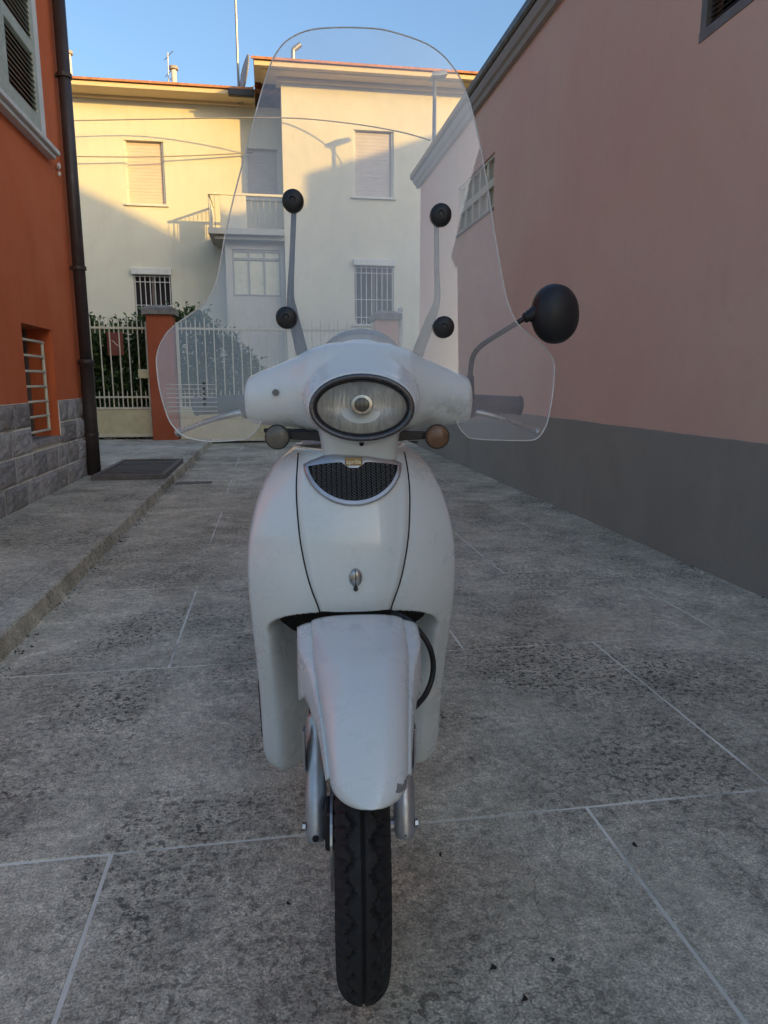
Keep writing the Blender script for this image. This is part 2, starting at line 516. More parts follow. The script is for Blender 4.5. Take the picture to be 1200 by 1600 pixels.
M['rod'] = pmat('dark_support_rod', (0.035, 0.037, 0.045), 0.5, 0.1, 10, 0, world_=False)
M['badge'] = pmat('bronze_badge', (0.26, 0.21, 0.12), 0.35, 0.1, 20, 0, metal=0.7, world_=False)
M['badgetext'] = pmat('badge_letters', (0.62, 0.57, 0.45), 0.35, 0.05, 20, 0, metal=0.5, world_=False)
M['grille'] = pmat('grille_mesh', (0.085, 0.09, 0.095), 0.5, 0.15, 30, 0, metal=0.0, world_=False)
M['seat'] = pmat('navy_vinyl', (0.05, 0.065, 0.11), 0.45, 0.15, 9, 0.2, 160, world_=False)
M['print'] = pmat('faded_print', (0.62, 0.60, 0.55), 0.6, 0.05, 9, 0, world_=False)
M['mirror'] = pmat('mirror_glass', (0.9, 0.9, 0.9), 0.02, 0.02, 3, 0, metal=1.0, world_=False)
M['plug'] = pmat('grey_plug', (0.15, 0.155, 0.15), 0.5, 0.1, 20, 0, world_=False)


# ------------------------------------------------------------------ ground, paving
XL, XR = -1.957, 2.383            # faces of the red and the pink building
KX = -1.06                        # kerb face
PZ = 0.09                         # pavement height
g = struct(MB().box(-900, 900, -900, 900, -0.6, -0.05).build('ground', M['earth']))
court = struct(MB().box(KX - 0.05, XR + 0.02, -7, 12.62, -0.049, -0.0016).build('courtyard', M['mortar']))
court['label'] = 'worn grey concrete courtyard paving with pale joints'
ROW = 1.065
y0 = 1.49 - ROW * 8
shared = {}
for i in range(19):
    ya, yb = y0 + i * ROW, min(y0 + (i + 1) * ROW, 12.6)
    if yb - ya < 0.05:
        continue
    idx = i - 7                      # row 0 = the one that ends at the first joint
    off = -0.39 if idx % 2 == 0 else 0.145
    off -= 0.012 * idx
    xs = [KX + 0.004]
    x = off - 1.14 * 3
    while x < XR:
        if x > KX + 0.12 and x < XR - 0.1:
            xs.append(x)
        x += 1.14
    xs.append(XR + 0.01)
    for a, b in zip(xs, xs[1:]):
        w, d = round(b - a - 0.0066, 3), round(yb - ya - 0.0066, 3)
        key = (w, d)
        if key not in shared:
            mb = MB()
            # a slab with slightly chipped, uneven edges
            n = 14
            rnd = random.Random(int(w * 1000 + d * 77))
            ring = []
            for s in range(4 * n):
                e, t = divmod(s, n); t /= n
                jx = 0.0012 * rnd.uniform(-1, 1) * (2.0 if rnd.random() < 0.1 else 1)
                cx, cy = [(-w / 2 + w * t, -d / 2), (w / 2, -d / 2 + d * t), (w / 2 - w * t, d / 2), (-w / 2, d / 2 - d * t)][e]
                ix = 1 - abs(jx) / 0.4
                ring.append((cx * ix, cy * ix))
            rings = [[(a_, b_, -0.04) for a_, b_ in ring], [(a_, b_, -0.0035) for a_, b_ in ring],
                     [(a_ * (1 - 0.003 / w), b_ * (1 - 0.003 / d), 0) for a_, b_ in ring]]
            mb.loft(rings)
            o = mb.build('slab', M['slab'], court)
            shared[key] = o.data
        else:
            o = inst(shared[key], 'slab', court, (0, 0, 0))
        o.location = ((a + b) / 2, (ya + yb) / 2, random.uniform(0, 0.0012))

# street-side strip between gate and the house, and ground under the garden
struct(MB().box(-9, 9, 12.60, 30, -0.045, -0.012).build('garden_ground', M['earth']))

struct(MB().box(-40, -1.956, -40, 2.99, -0.045, PZ - 0.004).box(-1.9555, 40, -40, -7.3, -0.045, -0.004).box(XR + 0.03, 40, -7.29, -6.02, -0.045, -0.004).build('yard', M['pave']))
pav = struct(MB().box(-1.955, KX - 0.14, -7, 12.55, -0.04, PZ - 0.012).box(-7, -1.9551, 8.06, 12.55, -0.04, PZ - 0.012).build('pavement', M['mortar']))
ys = [-7, -5.4, -3.8, -2.2, -0.6, 1.0, 2.62, 4.25, 5.9, 7.5, 9.1, 10.8, 12.55]
for a, b in zip(ys, ys[1:]):
    MB().box(-1.954, KX - 0.147, a + 0.004, b - 0.004, -0.02, PZ + random.uniform(-.0015, .0015)).build('pavement_slab', M['pave'], pav, bevel=0.005)
for a, b in ((8.07, 9.1), (9.1, 10.8), (10.8, 12.55)):
    for x in (-6.9, -5.2, -3.55):
        MB().box(x + 0.004, x + 1.65 if x < -3.6 else -1.96, a + 0.004, b - 0.004, -0.02, PZ + random.uniform(-.0015, .0015)).build('pavement_slab', M['pave'], pav, bevel=0.005)
# kerb stones with broken lower edges
ks = [-7 + 0.97 * i for i in range(21)]
for i, a in enumerate(ks):
    b = min(a + 0.97, 12.5)
    if b - a < 0.2:
        continue
    n = 24
    rows = []
    for j in range(n + 1):
        y = a + 0.004 + (b - a - 0.008) * j / n
        ch = noise.noise(Vector((y * 7, 3, 1))) * 0.012 + noise.noise(Vector((y * 23, 9, 1))) * 0.006
        top = noise.noise(Vector((y * 11, 7, 4))) * 0.004
        rows.append([(KX - 0.143, y, PZ - 0.05), (KX - 0.143, y, PZ), (KX - 0.008 + top, y, PZ + 0.001), (KX + top, y, PZ - 0.008),
                     (KX + 0.004 + ch * 0.5, y, PZ * 0.45), (KX + 0.012 + ch, y, -0.012), (KX - 0.143, y, -0.03)])
    MB().loft(rows).build('kerb_stone', M['pave'], pav)


# ------------------------------------------------------------------ walls with openings
def wall_sheet(mb, fn, u0, u1, z0, z1, holes, depth):
    """front sheet in (u, z) with rectangular openings; fn(u, w, z) -> world, w goes into the wall"""
    us = sorted({u0, u1, *[h[0] for h in holes], *[h[1] for h in holes]})
    zs = sorted({z0, z1, *[h[2] for h in holes], *[h[3] for h in holes]})
    for a, b in zip(us, us[1:]):
        for c, d in zip(zs, zs[1:]):
            mu, mz = (a + b) / 2, (c + d) / 2
            if any(h[0] < mu < h[1] and h[2] < mz < h[3] for h in holes):
                continue
            mb.add([fn(a, 0, c), fn(b, 0, c), fn(b, 0, d), fn(a, 0, d)], [(0, 1, 2, 3)])
    for h in holes:
        a, b, c, d = h[:4]
        e = depth
        mb.add([fn(a, 0, c), fn(a, e, c), fn(a, e, d), fn(a, 0, d)], [(0, 1, 2, 3)])
        mb.add([fn(b, 0, c), fn(b, e, c), fn(b, e, d), fn(b, 0, d)], [(0, 1, 2, 3)])
        mb.add([fn(a, 0, c), fn(b, 0, c), fn(b, e, c), fn(a, e, c)], [(0, 1, 2, 3)])
        mb.add([fn(a, 0, d), fn(b, 0, d), fn(b, e, d), fn(a, e, d)], [(0, 1, 2, 3)])


def fbox(mb, fn, u0, u1, w0, w1, z0, z1):
    pts = [fn(u, w, z) for z in (z0, z1) for u, w in ((u0, w0), (u1, w0), (u1, w1), (u0, w1))]
    return mb.add(pts, [(0, 3, 2, 1), (4, 5, 6, 7), (0, 1, 5, 4), (1, 2, 6, 5), (2, 3, 7, 6), (3, 0, 4, 7)])


# ---- red building on the left
RY1 = 8.06
fr = lambda u, w, z: (XL - w, u, z)
red = thing('red_building', 'terracotta red rendered building with grey stone base on the left', 'building', (XL - 2.5, 1, 0))
red_loc = Vector(red.location)


def child(mb, name, mat, parent, root=None, **kw):
    """build in world coordinates, then parent keeping place"""
    o = mb.build(name, mat, None, **kw)
    o.parent = parent
    o.matrix_parent_inverse = wmat(parent).inverted()
    return o


W1 = (6.10, 6.89, 0.56, 1.515)          # barred window near the ground
W2 = (5.30, 7.00, 3.13, 4.68)           # shuttered window above
mb = MB()
RY0, RZ = 3.0, 5.05
wall_sheet(mb, fr, RY0, RY1, PZ - 0.05, RZ, [W1, W2], 0.26)
mb.add([(XL, RY1, 0.0), (XL - 6, RY1, 0.0), (XL - 6, RY1, RZ), (XL, RY1, RZ)], [(0, 1, 2, 3)])
mb.add([(XL, RY0, 0.0), (XL - 6, RY0, 0.0), (XL - 6, RY0, RZ), (XL, RY0, RZ)], [(0, 1, 2, 3)])
mb.add([(XL - 6, RY0, 0.0), (XL - 6, RY1, 0.0), (XL - 6, RY1, RZ), (XL - 6, RY0, RZ)], [(0, 1, 2, 3)])
child(mb, 'wall', M['terra'], red)
child(MB().box(XL - 6.3, XL + 0.3, RY0 - 0.3, RY1 + 0.25, RZ + 0.002, RZ + 0.16), 'roof', M['tile'], red)
# stone cladding: each block its own piece
variants = []
for v in range(9):
    mbv = MB()
    n = 7
    rows = []
    for i in range(n + 1):
        row = []
        for j in range(n + 1):
            u, t = i / n - 0.5, j / n - 0.5
            e = max(abs(u), abs(t)) * 2
            hgt = 0.016 * (1 - e ** 6) + 0.012 * noise.noise(Vector((u * 3 + v * 7, t * 3, v)))
            hgt += 0.010 * noise.noise(Vector((u * 9 + v * 7, t * 9, v)))
            jit = 0.02 * noise.noise(Vector((u * 4, t * 4, v * 3.3)))
            row.append((max(hgt, 0.002) if e < 0.99 else 0.004, u + jit, t + jit * 0.8))
        rows.append(row)
    mbv.grid(rows)
    o = len(mbv.v)
    # skirt back to the wall
    edge = [i * (n + 1) for i in range(n + 1)] + [n * (n + 1) + j for j in range(1, n + 1)] + [i * (n + 1) + n for i in range(n - 1, -1, -1)] + [j for j in range(n - 1, 0, -1)]
    for e_ in edge:
        q = mbv.v[e_]; mbv.v.append(Vector((-0.03, q.y, q.z)))
    for a in range(len(edge)):
        b = (a + 1) % len(edge)
        mbv.f.append((edge[a], edge[b], o + b, o + a))
    me = bpy.data.meshes.new('stone')
    me.from_pydata([tuple(p) for p in mbv.v], [], mbv.f)
    me.materials.append(M['stone'] if v % 3 else M['stone2'])
    variants.append(me)
stone_base = child(MB().box(XL - 0.02, XL + 0.006, 3.6, W1[0] - 0.004, PZ - 0.03, 0.885).box(XL - 0.02, XL + 0.006, W1[0] - 0.004, W1[1] + 0.004, PZ - 0.03, W1[2] - 0.004)
                   .box(XL - 0.02, XL + 0.006, W1[1] + 0.004, RY1 - 0.004, PZ - 0.03, 0.885), 'stone_base', M['mortar'], red)
rows_z = [PZ - 0.02, 0.275, 0.48, 0.685, 0.89]
rnd = random.Random(4)
for r in range(4):
    z0_, z1_ = rows_z[r], rows_z[r + 1]
    y = RY1
    first = True
    while y > 3.65:
        wd = rnd.uniform(0.26, 0.48) if not first else (0.22 if r % 2 else 0.36)
        first = False
        a = y - wd
        if z1_ > W1[2] + 0.01:        # around the window opening
            if a < W1[1] + 0.05 and y > W1[1] + 0.005 and a > W1[0]:
                a = W1[1] + 0.004
            elif W1[0] < y <= W1[1] + 0.01:
                y = W1[0] - 0.004
                continue
        o = inst(rnd.choice(variants), 'stone', stone_base, (XL + 0.005, (a + y) / 2, (z0_ + z1_) / 2), sc=(rnd.uniform(0.8, 1.5), max(y - a - 0.018, 0.03), (z1_ - z0_) - 0.016))
        o.matrix_parent_inverse = wmat(stone_base).inverted()
        y = a
# barred window
bw = child(MB().box(XL - 0.255, XL - 0.25, W1[0], W1[1], W1[2], W1[3]), 'window', M['darkglass'], red)
child(MB().box(XL - 0.249, XL - 0.235, W1[0] + 0.30, W1[0] + 0.52, W1[2] + 0.02, W1[3] - 0.12), 'curtain', M['curtain'], bw)
child(MB().box(XL - 0.26, XL + 0.03, W1[0] - 0.02, W1[1] + 0.02, W1[2] - 0.045, W1[2] + 0.002), 'sill', M['stone2'], bw, bevel=0.004)
for f0, f1 in ((W1[0], W1[0] + 0.05), (W1[0] + 0.37, W1[0] + 0.42), (W1[1] - 0.05, W1[1])):
    child(MB().box(XL - 0.248, XL - 0.215, f0, f1, W1[2] + 0.003, W1[3]), 'window_frame', M['darkframe'], bw, bevel=0.003)
gr = child(MB().tube([(XL - 0.05, W1[1] - 0.14, W1[2] + 0.06), (XL - 0.05, W1[1] - 0.14, W1[3] - 0.11)], 0.014, 8),
           'window_grille', M['creambar'], red)
for i in range(7):
    z = W1[2] + 0.07 + i * (W1[3] - W1[2] - 0.19) / 6
    child(MB().tube([(XL - 0.045, W1[0] - 0.0, z), (XL - 0.045, W1[1] - 0.125, z)], 0.011, 8), 'grille_bar', M['creambar'], gr, smooth=True)
child(MB().tube([(XL - 0.05, W1[0] + 0.02, W1[2] + 0.06), (XL - 0.05, W1[0] + 0.02, W1[3] - 0.11)], 0.014, 8), 'grille_post', M['creambar'], gr)
# shuttered window above
uw = child(MB().box(XL - 0.25, XL - 0.245, W2[0], W2[1], W2[2], W2[3]), 'window', M['darkglass'], red)
sur = MB()
fbox(sur, fr, W2[1], W2[1] + 0.16, -0.022, 0.02, W2[2] - 0.002, W2[3] + 0.16)
fbox(sur, fr, W2[0] - 0.16, W2[0], -0.022, 0.02, W2[2] - 0.002, W2[3] + 0.16)
fbox(sur, fr, W2[0], W2[1], -0.022, 0.02, W2[3], W2[3] + 0.16)
child(sur, 'window_surround', M['trimwhite'], uw, bevel=0.006)
sil = MB()
fbox(sil, fr, W2[0] - 0.26, W2[1] + 0.27, -0.10, 0.25, W2[2] - 0.045, W2[2] - 0.004)
fbox(sil, fr, W2[0] - 0.22, W2[1] + 0.23, -0.07, 0.10, W2[2] - 0.085, W2[2] - 0.0452)
child(sil, 'sill', M['trimwhite'], uw, bevel=0.006)
for (ua, ub, swing) in ((W2[0] + 0.01, (W2[0] + W2[1]) / 2 - 0.004, 0), ((W2[0] + W2[1]) / 2 + 0.004, W2[1] - 0.012, 0.0)):
    fs = lambda u, w, z: (XL + 0.012 - w, u, z)
    zb, zt = W2[2] + 0.05, W2[3] - 0.01
    sf = MB()
    fbox(sf, fs, ua, ua + 0.085, -0.022, 0.022, zb, zt)
    fbox(sf, fs, ub - 0.085, ub, -0.022, 0.022, zb, zt)
    for za, zc in ((zb, zb + 0.13), (zb + 0.60, zb + 0.70), (zb + 1.17, zb + 1.27), (zt - 0.1, zt)):
        fbox(sf, fs, ua + 0.085, ub - 0.085, -0.02, 0.02, za, zc)
    leaf = child(sf, 'shutter', M['shutter'], red, bevel=0.004)
    for za, zc in ((zb + 0.13, zb + 0.60), (zb + 0.70, zb + 1.17), (zb + 1.27, zt - 0.1)):
        n = int((zc - za) / 0.042)
        for i in range(n):
            z = za + (i + 0.5) * (zc - za) / n
            sm = MB()
            pts = [(-0.021, z - 0.020), (-0.014, z - 0.022), (0.018, z + 0.014), (0.012, z + 0.018)]
            ringa = [fs(ua + 0.083, w_, z_) for w_, z_ in pts]; ringb = [fs(ub - 0.083, w_, z_) for w_, z_ in pts]
            sm.loft([ringa, ringb])
            child(sm, 'slat', M['shutter'], leaf)
# drainpipe
dp = thing('drainpipe', 'dark brown drainpipe running down the corner of red building', 'drainpipe', (XL + 0.1, 7.66, PZ))
PX, PY = XL + 0.085, 7.68
child(MB().tube([(PX, PY, 0.80), (PX, PY, 5.04)], 0.058, 20), 'pipe', M['pipe'], dp, smooth=True)
child(MB().tube([(PX, PY, PZ + 0.0), (PX, PY, 0.80), (PX, PY, 1.22), (PX, PY, 1.225), (PX, PY, 1.275), (PX, PY, 1.28)], [0.066, 0.066, 0.066, 0.078, 0.078, 0.062], 20), 'lower_pipe', M['pipe'], dp, smooth=True)
for z in (0.5, 2.15, 3.9):
    child(MB().tube([(PX, PY, z), (PX, PY, z + 0.035)], 0.072, 16).box(XL - 0.01, PX - 0.02, PY - 0.012, PY + 0.012, z + 0.005, z + 0.03), 'clip', M['pipe'], dp)
ci = thing('cable_clip', 'small pale cable insulator on red wall beside the drainpipe', 'insulator', (XL, 7.42, 3.05))
child(MB().ball((XL + 0.03, 7.45, 3.05), 0.02, 0.02, 0.03, 10, 8).ball((XL + 0.03, 7.45, 2.98), 0.016, 0.016, 0.022, 10, 8), 'insulator', M['trimwhite'], ci, smooth=True)
child(MB().tube([(XL - 0.02, 7.45, 3.02), (XL + 0.03, 7.45, 3.02)], 0.006, 6), 'bracket', M['metal'], ci)

# ---- pink building on the right
PKY1 = 11.42
fp = lambda u, w, z: (XR + w, u, z)
pink = thing('pink_building', 'long pink rendered building with grey base band on the right', 'building', (XR + 2, 2, 0))
P1 = (7.63, 9.10, 2.885, 3.435)
P2 = (2.55, 3.94, 2.885, 3.75)
EZ = 4.05
mb = MB()
PK0 = -6.0
wall_sheet(mb, fp, PK0, PKY1, -0.05, EZ + 0.02, [P1, P2], 0.14)
for a in (PKY1, PK0):
    mb.add([(XR, a, 0), (XR + 4.4, a, 0), (XR + 4.4, a, EZ), (XR + 2.2, a, EZ + 0.72), (XR, a, EZ)], [(0, 1, 2, 3, 4)])
mb.add([(XR + 4.4, PK0, 0), (XR + 4.4, PKY1, 0), (XR + 4.4, PKY1, EZ), (XR + 4.4, PK0, EZ)], [(0, 1, 2, 3)])
child(mb, 'wall', M['pink'], pink)
n = 520
rows = []
if True:
    for j in range(n + 1):
        y = PK0 + (PKY1 - PK0 - 0.004) * j / n
        zz = 0.752 + 0.006 * noise.noise(Vector((y * 2, 1, 1))) + 0.004 * noise.noise(Vector((y * 13, 4, 1)))
        rows.append([(XR + 0.02, y, -0.03), (XR - 0.006, y, -0.03), (XR - 0.006, y, zz - 0.003), (XR - 0.003, y, zz), (XR + 0.02, y, zz)])
child(MB().loft(rows), 'base_band', M['greyband'], pink)
ev = MB()
prof = [(0.0, EZ), (-0.045, EZ + 0.004), (-0.06, EZ + 0.045), (-0.085, EZ + 0.06), (-0.105, EZ + 0.10), (-0.11, EZ + 0.13), (0.02, EZ + 0.14)]
ev.loft([[(XR + a, PK0 - 0.1, z) for a, z in prof], [(XR + a, PKY1 + 0.12, z) for a, z in prof]])
child(ev, 'cornice', M['eave'], pink)
child(MB().loft([[(XR + a, y, z) for a, z in ((-0.09, EZ + 0.131), (-0.125, EZ + 0.131), (-0.139, EZ + 0.155), (-0.139, EZ + 0.215), (-0.08, EZ + 0.22))] for y in (PK0 - 0.2, PKY1 + 0.16)]), 'gutter', M['gutter'], pink)
rf = MB()
for sgn in (0, 1):
    xa, xb = (XR - 0.12, XR + 2.2) if not sgn else (XR + 4.7, XR + 2.2)
    rows = [[(xa, PK0 - 0.2, EZ + 0.21), (xa, PKY1 + 0.14, EZ + 0.21)], [(xb, PK0 - 0.2, EZ + 0.85), (xb, PKY1 + 0.14, EZ + 0.85)]]
    rf.grid(rows)
child(rf, 'roof', M['tile'], pink)
# small window: two rows of five panes
w = child(MB().box(XR + 0.13, XR + 0.138, P1[0], P1[1], P1[2], P1[3]), 'window', M['darkglass'], pink)
fm = MB()
zm = (P1[2] + P1[3]) / 2
fbox(fm, fp, P1[0], P1[1], 0.02, 0.075, P1[2], P1[2] + 0.035)
fbox(fm, fp, P1[0], P1[1], 0.02, 0.075, P1[3] - 0.03, P1[3])
fbox(fm, fp, P1[0], P1[1], 0.018, 0.077, zm - 0.04, zm + 0.04)
child(fm, 'frame', M['frame'], w)
nc = 5
pw = (P1[1] - P1[0]) / nc
for i in range(nc + 1):
    u = P1[0] + i * pw
    a, b = max(u - 0.025, P1[0]), min(u + 0.025, P1[1])
    child(fbox(MB(), fp, a, b, 0.022, 0.073, P1[2] + 0.035, P1[3] - 0.03), 'mullion', M['darkframe'] if i in (0,) else M['frame'], w)
for i in range(nc):
    for za, zc in ((P1[2] + 0.035, zm - 0.04), (zm + 0.04, P1[3] - 0.03)):
        child(fbox(MB(), fp, P1[0] + i * pw + 0.025, P1[0] + (i + 1) * pw - 0.025, 0.058, 0.064, za, zc), 'pane', M['pane'], w)
child(fbox(MB(), fp, P1[0] - 0.03, P1[1] + 0.03, -0.02, 0.07, P1[2] - 0.03, P1[2] - 0.002), 'sill', M['eave'], w, bevel=0.004)
# louvred window high up near the camera
w = child(MB().box(XR + 0.13, XR + 0.138, P2[0], P2[1], P2[2], P2[3]), 'window', M['darkglass'], pink)
fm = MB()
for a, b in ((P2[0], P2[0] + 0.055), (P2[1] - 0.055, P2[1]), ((P2[0] + P2[1]) / 2 - 0.04, (P2[0] + P2[1]) / 2 + 0.04), (P2[1] - 0.42, P2[1] - 0.36)):
    fbox(fm, fp, a, b, 0.0, 0.06, P2[2] + 0.055, P2[3] - 0.05)
fbox(fm, fp, P2[0], P2[1], -0.004, 0.064, P2[2], P2[2] + 0.055)
fbox(fm, fp, P2[0], P2[1], -0.004, 0.064, P2[3] - 0.05, P2[3])
child(fm, 'frame', M['darkframe'], w, bevel=0.003)
for i in range(26):
    z = P2[2] + 0.06 + i * 0.0265
    sm = MB()
    pts = [(0.022, z), (0.026, z - 0.003), (0.052, z + 0.018), (0.048, z + 0.021)]
    sm.loft([[fp(P2[0] + 0.05, a, b) for a, b in pts], [fp(P2[1] - 0.05, a, b) for a, b in pts]])
    child(sm, 'louvre_slat', M['louvre'], w)

# ------------------------------------------------------------------ the house beyond the gate
YL, YR = 17.5, 16.4
hL = lambda u, w, z: (u, YL + w, z)
hR = lambda u, w, z: (u, YR + w, z)
house = thing('cream_house', 'cream two storey house with tiled roof and balcony beyond the gate', 'house', (0, 19, 0))


def rectpx(x0, y0_, x1, y1, Y):
    a = aty(x0, y0_, Y); b = aty(x1, y1, Y)
    return (a.x, b.x, b.z, a.z)


zcl = aty(250, 160, YL).z       # underside of the left cornice
zcr = aty(560, 137, YR).z       # underside of the right cornice
xR0 = aty(443, 300, YR).x       # left corner of the projecting wing
xR1 = aty(722, 300, YR).x
A1 = rectpx(193, 218, 260, 320, YL)      # closed blind, left wing
A2 = rectpx(208, 428, 271, 512, YL)      # barred window, left wing
A3 = rectpx(383, 231, 437, 312, YL)      # balcony door in the recess
B1 = rectpx(552, 202, 615, 309, YR)      # closed blind, right wing
B2 = rectpx(554, 414, 615, 507, YR)      # barred window, right wing
mb = MB()
wall_sheet(mb, hL, -8.5, xR0 + 0.3, -0.05, zcl + 0.02, [A1, A2, A3], 0.16)
mb.add([(-8.5, YL, 0), (-8.5, YL + 8, 0), (-8.5, YL + 8, zcl), (-8.5, YL, zcl)], [(0, 1, 2, 3)])
mb.add([(-8.5, YL + 8, 0), (xR1, YL + 8, 0), (xR1, YL + 8, zcl), (-8.5, YL + 8, zcl)], [(0, 1, 2, 3)])
child(mb, 'left_wall', M['cream'], house)
mb = MB()
wall_sheet(mb, hR, xR0, xR1, -0.05, zcr + 0.02, [B1, B2], 0.16)
for x in (xR0, xR1):
    mb.add([(x, YR, 0), (x, YR + 9, 0), (x, YR + 9, zcr), (x, YR, zcr)], [(0, 1, 2, 3)])
child(mb, 'projecting_wall', M['cream'], house)


def cornice(x0, x1, Y, z, top, sides):
    """stepped cornice along x, returning round the ends named in sides"""
    steps = [(0.10, z, z + 0.07), (0.42, z + 0.072, z + 0.13), (0.48, z + 0.132, top - 0.10), (0.55, top - 0.098, top)]
    m = MB()
    for d, a, b in steps:
        m.box(x0 - (d if 'l' in sides else 0), x1 + (d if 'r' in sides else 0), Y - d, Y + 0.3, a, b)
    return m


tl = aty(250, 134, YL - 0.5).z
tr_ = aty(560, 106, YR - 0.5).z
child(cornice(-8.5, xR0 - 0.56, YL, zcl, tl, 'l'), 'cornice', M['cornice'], house, bevel=0.012)
child(cornice(xR0, xR1, YR, zcr, tr_, 'lr'), 'cornice', M['cornice'], house, bevel=0.012)


def tiled_roof(x0, x1, ya, yb, za, zb, hip_l=0, hip_r=0):
    m = MB()
    rows = []
    nr = 26
    for i in range(nr + 1):
        t = i / nr
        row = []
        xa, xb = x0 + hip_l * t, x1 - hip_r * t
        nx = int((x1 - x0) / 0.05)
        for j in range(nx + 1):
            x = xa + (xb - xa) * j / nx
            xx = x0 + (x1 - x0) * j / nx
            wv = 0.016 * math.sin(xx * 2 * math.pi / 0.2)
            row.append((x, ya + (yb - ya) * t, za + (zb - za) * t + wv + (0.012 if i % 2 else 0) + 0.012 * noise.noise(Vector((xx * 5, i, 2)))))
        rows.append(row)
    return m.grid(rows)


ro = child(tiled_roof(-9.1, xR0 + 0.2, YL - 0.58, YL + 4, tl + 0.02, tl + 0.95), 'roof', M['tile'], house, smooth=True)
ro2 = child(tiled_roof(xR0 - 0.58, xR1 + 0.58, YR - 0.58, YR + 3.2, tr_ + 0.02, tr_ + 0.95, 1.9, 1.9), 'roof', M['tile'], house, smooth=True)
child(MB().box(-9.1, xR0 - 0.58, YL - 0.605, YL - 0.575, tl + 0.001, tl + 0.05), 'eave_tile', M['tile'], ro, bevel=0.006)
child(MB().box(xR0 - 0.6, xR1 + 0.6, YR - 0.605, YR - 0.575, tr_ + 0.001, tr_ + 0.05), 'eave_tile', M['tile'], ro2, bevel=0.006)
mbh = MB()
for s_, x in ((1, xR0 - 0.56), (-1, xR1 + 0.56)):
    mbh.add([(x, YR - 0.56, tr_ + 0.03), (x, YR + 6.9, tr_ + 0.03), (x + s_ * 1.9, YR + 3.2, tr_ + 0.94)], [(0, 1, 2)])
child(mbh, 'roof_hip', M['tile'], house)
child(MB().add([(-9.1, YL + 4, tl + .94), (xR0 + .2, YL + 4, tl + .94), (xR0 + .2, YL + 8.5, tl), (-9.1, YL + 8.5, tl)], [(0, 1, 2, 3)]), 'rear_roof', M['tile'], house)
# gutter end where the left eave meets the projecting wing
child(MB().box(aty(357, 150, YL - 0.6).x, xR0 - 0.57, YL - 0.68, YL - 0.56, tl - 0.16, tl - 0.02), 'gutter', M['gutter'], house, bevel=0.02)
# closed blinds with slats
for rc, fn, m_ in ((A1, hL, 'blind'), (A3, hL, 'blind2'), (B1, hR, 'blind2')):
    wdw = child(fbox(MB(), fn, rc[0], rc[1], 0.125, 0.155, rc[2], rc[3]), 'blind', M[m_], house)
    n = int((rc[3] - rc[2]) / 0.07)
    for i in range(n):
        z = rc[2] + (rc[3] - rc[2]) * i / n
        child(fbox(MB(), fn, rc[0] + 0.01, rc[1] - 0.01, 0.10, 0.128, z + 0.0015, z + (rc[3] - rc[2]) / n - 0.0015), 'blind_slat', M[m_], wdw)
    child(fbox(MB(), fn, rc[0] - 0.06, rc[1] + 0.06, -0.05, 0.10, rc[2] - 0.05, rc[2] - 0.001), 'sill', M['trimwhite'], wdw, bevel=0.005)
    child(fbox(MB(), fn, rc[0], rc[0] + 0.04, 0.04, 0.11, rc[2] + .001, rc[3]), 'guide_rail', M['trimwhite'], wdw)
    child(fbox(MB(), fn, rc[1] - 0.04, rc[1], 0.04, 0.11, rc[2] + .001, rc[3]), 'guide_rail', M['trimwhite'], wdw)
# barred ground floor windows
for rc, fn in ((A2, hL), (B2, hR)):
    wdw = child(fbox(MB(), fn, rc[0], rc[1], 0.13, 0.155, rc[2], rc[3]), 'window', M['darkglass'], house)
    child(fbox(MB(), fn, rc[0] - 0.03, rc[1] + 0.03, -0.09, 0.09, rc[3] - 0.015, rc[3] + 0.13), 'blind_box', M['trimwhite'], wdw, bevel=0.01)
    child(fbox(MB(), fn, rc[0] - 0.06, rc[1] + 0.06, -0.05, 0.10, rc[2] - 0.05, rc[2] - 0.001), 'sill', M['trimwhite'], wdw, bevel=0.005)
    child(fbox(MB(), fn, (rc[0] + rc[1]) / 2 - 0.03, (rc[0] + rc[1]) / 2 + 0.03, 0.10, 0.129, rc[2], rc[3]), 'window_frame', M['darkframe'], wdw)
    for i in range(8):
        u = rc[0] + 0.03 + (rc[1] - rc[0] - 0.06) * i / 7
        child(MB().tube([fn(u, 0.02, rc[2]), fn(u, 0.02, rc[3] - 0.02)], 0.0105, 6), 'bar', M['whitebar'], wdw)
    for z in (rc[2] + 0.15, rc[2] + 0.42 * (rc[3] - rc[2]), rc[3] - 0.17, rc[3] - 0.05):
        child(MB().tube([fn(rc[0] - 0.03, 0.005, z), fn(rc[1] + 0.03, 0.005, z)], 0.009, 6), 'cross_bar', M['whitebar'], wdw)
# veranda under the balcony
YV = 16.62
v0 = aty(352, 400, YV).x
ztv = aty(400, 372, YV).z
hV = lambda u, w, z: (u, YV + w, z)
V1 = rectpx(362, 389, 441, 508, YV)
mb = MB()
V1 = (V1[0], min(V1[1], xR0 - 0.05), V1[2], V1[3])
wall_sheet(mb, hV, v0, xR0 - 0.004, -0.05, ztv, [V1], 0.10)
mb.add([(v0, YV, 0), (v0, YL, 0), (v0, YL, ztv), (v0, YV, ztv)], [(0, 1, 2, 3)])
child(mb, 'veranda_wall', M['vergrey'], house)
vw = child(fbox(MB(), hV, V1[0], V1[1], 0.09, 0.11, V1[2], V1[3]), 'veranda_window', M['darkglass'], house)
ww = V1[1] - V1[0]
zp = aty(400, 462, YV).z
ztr = aty(400, 405, YV).z
child(fbox(MB(), hV, V1[0] + 0.001, V1[1] - 0.001, 0.04, 0.088, V1[2], zp), 'lower_panel', M['vergrey'], vw)
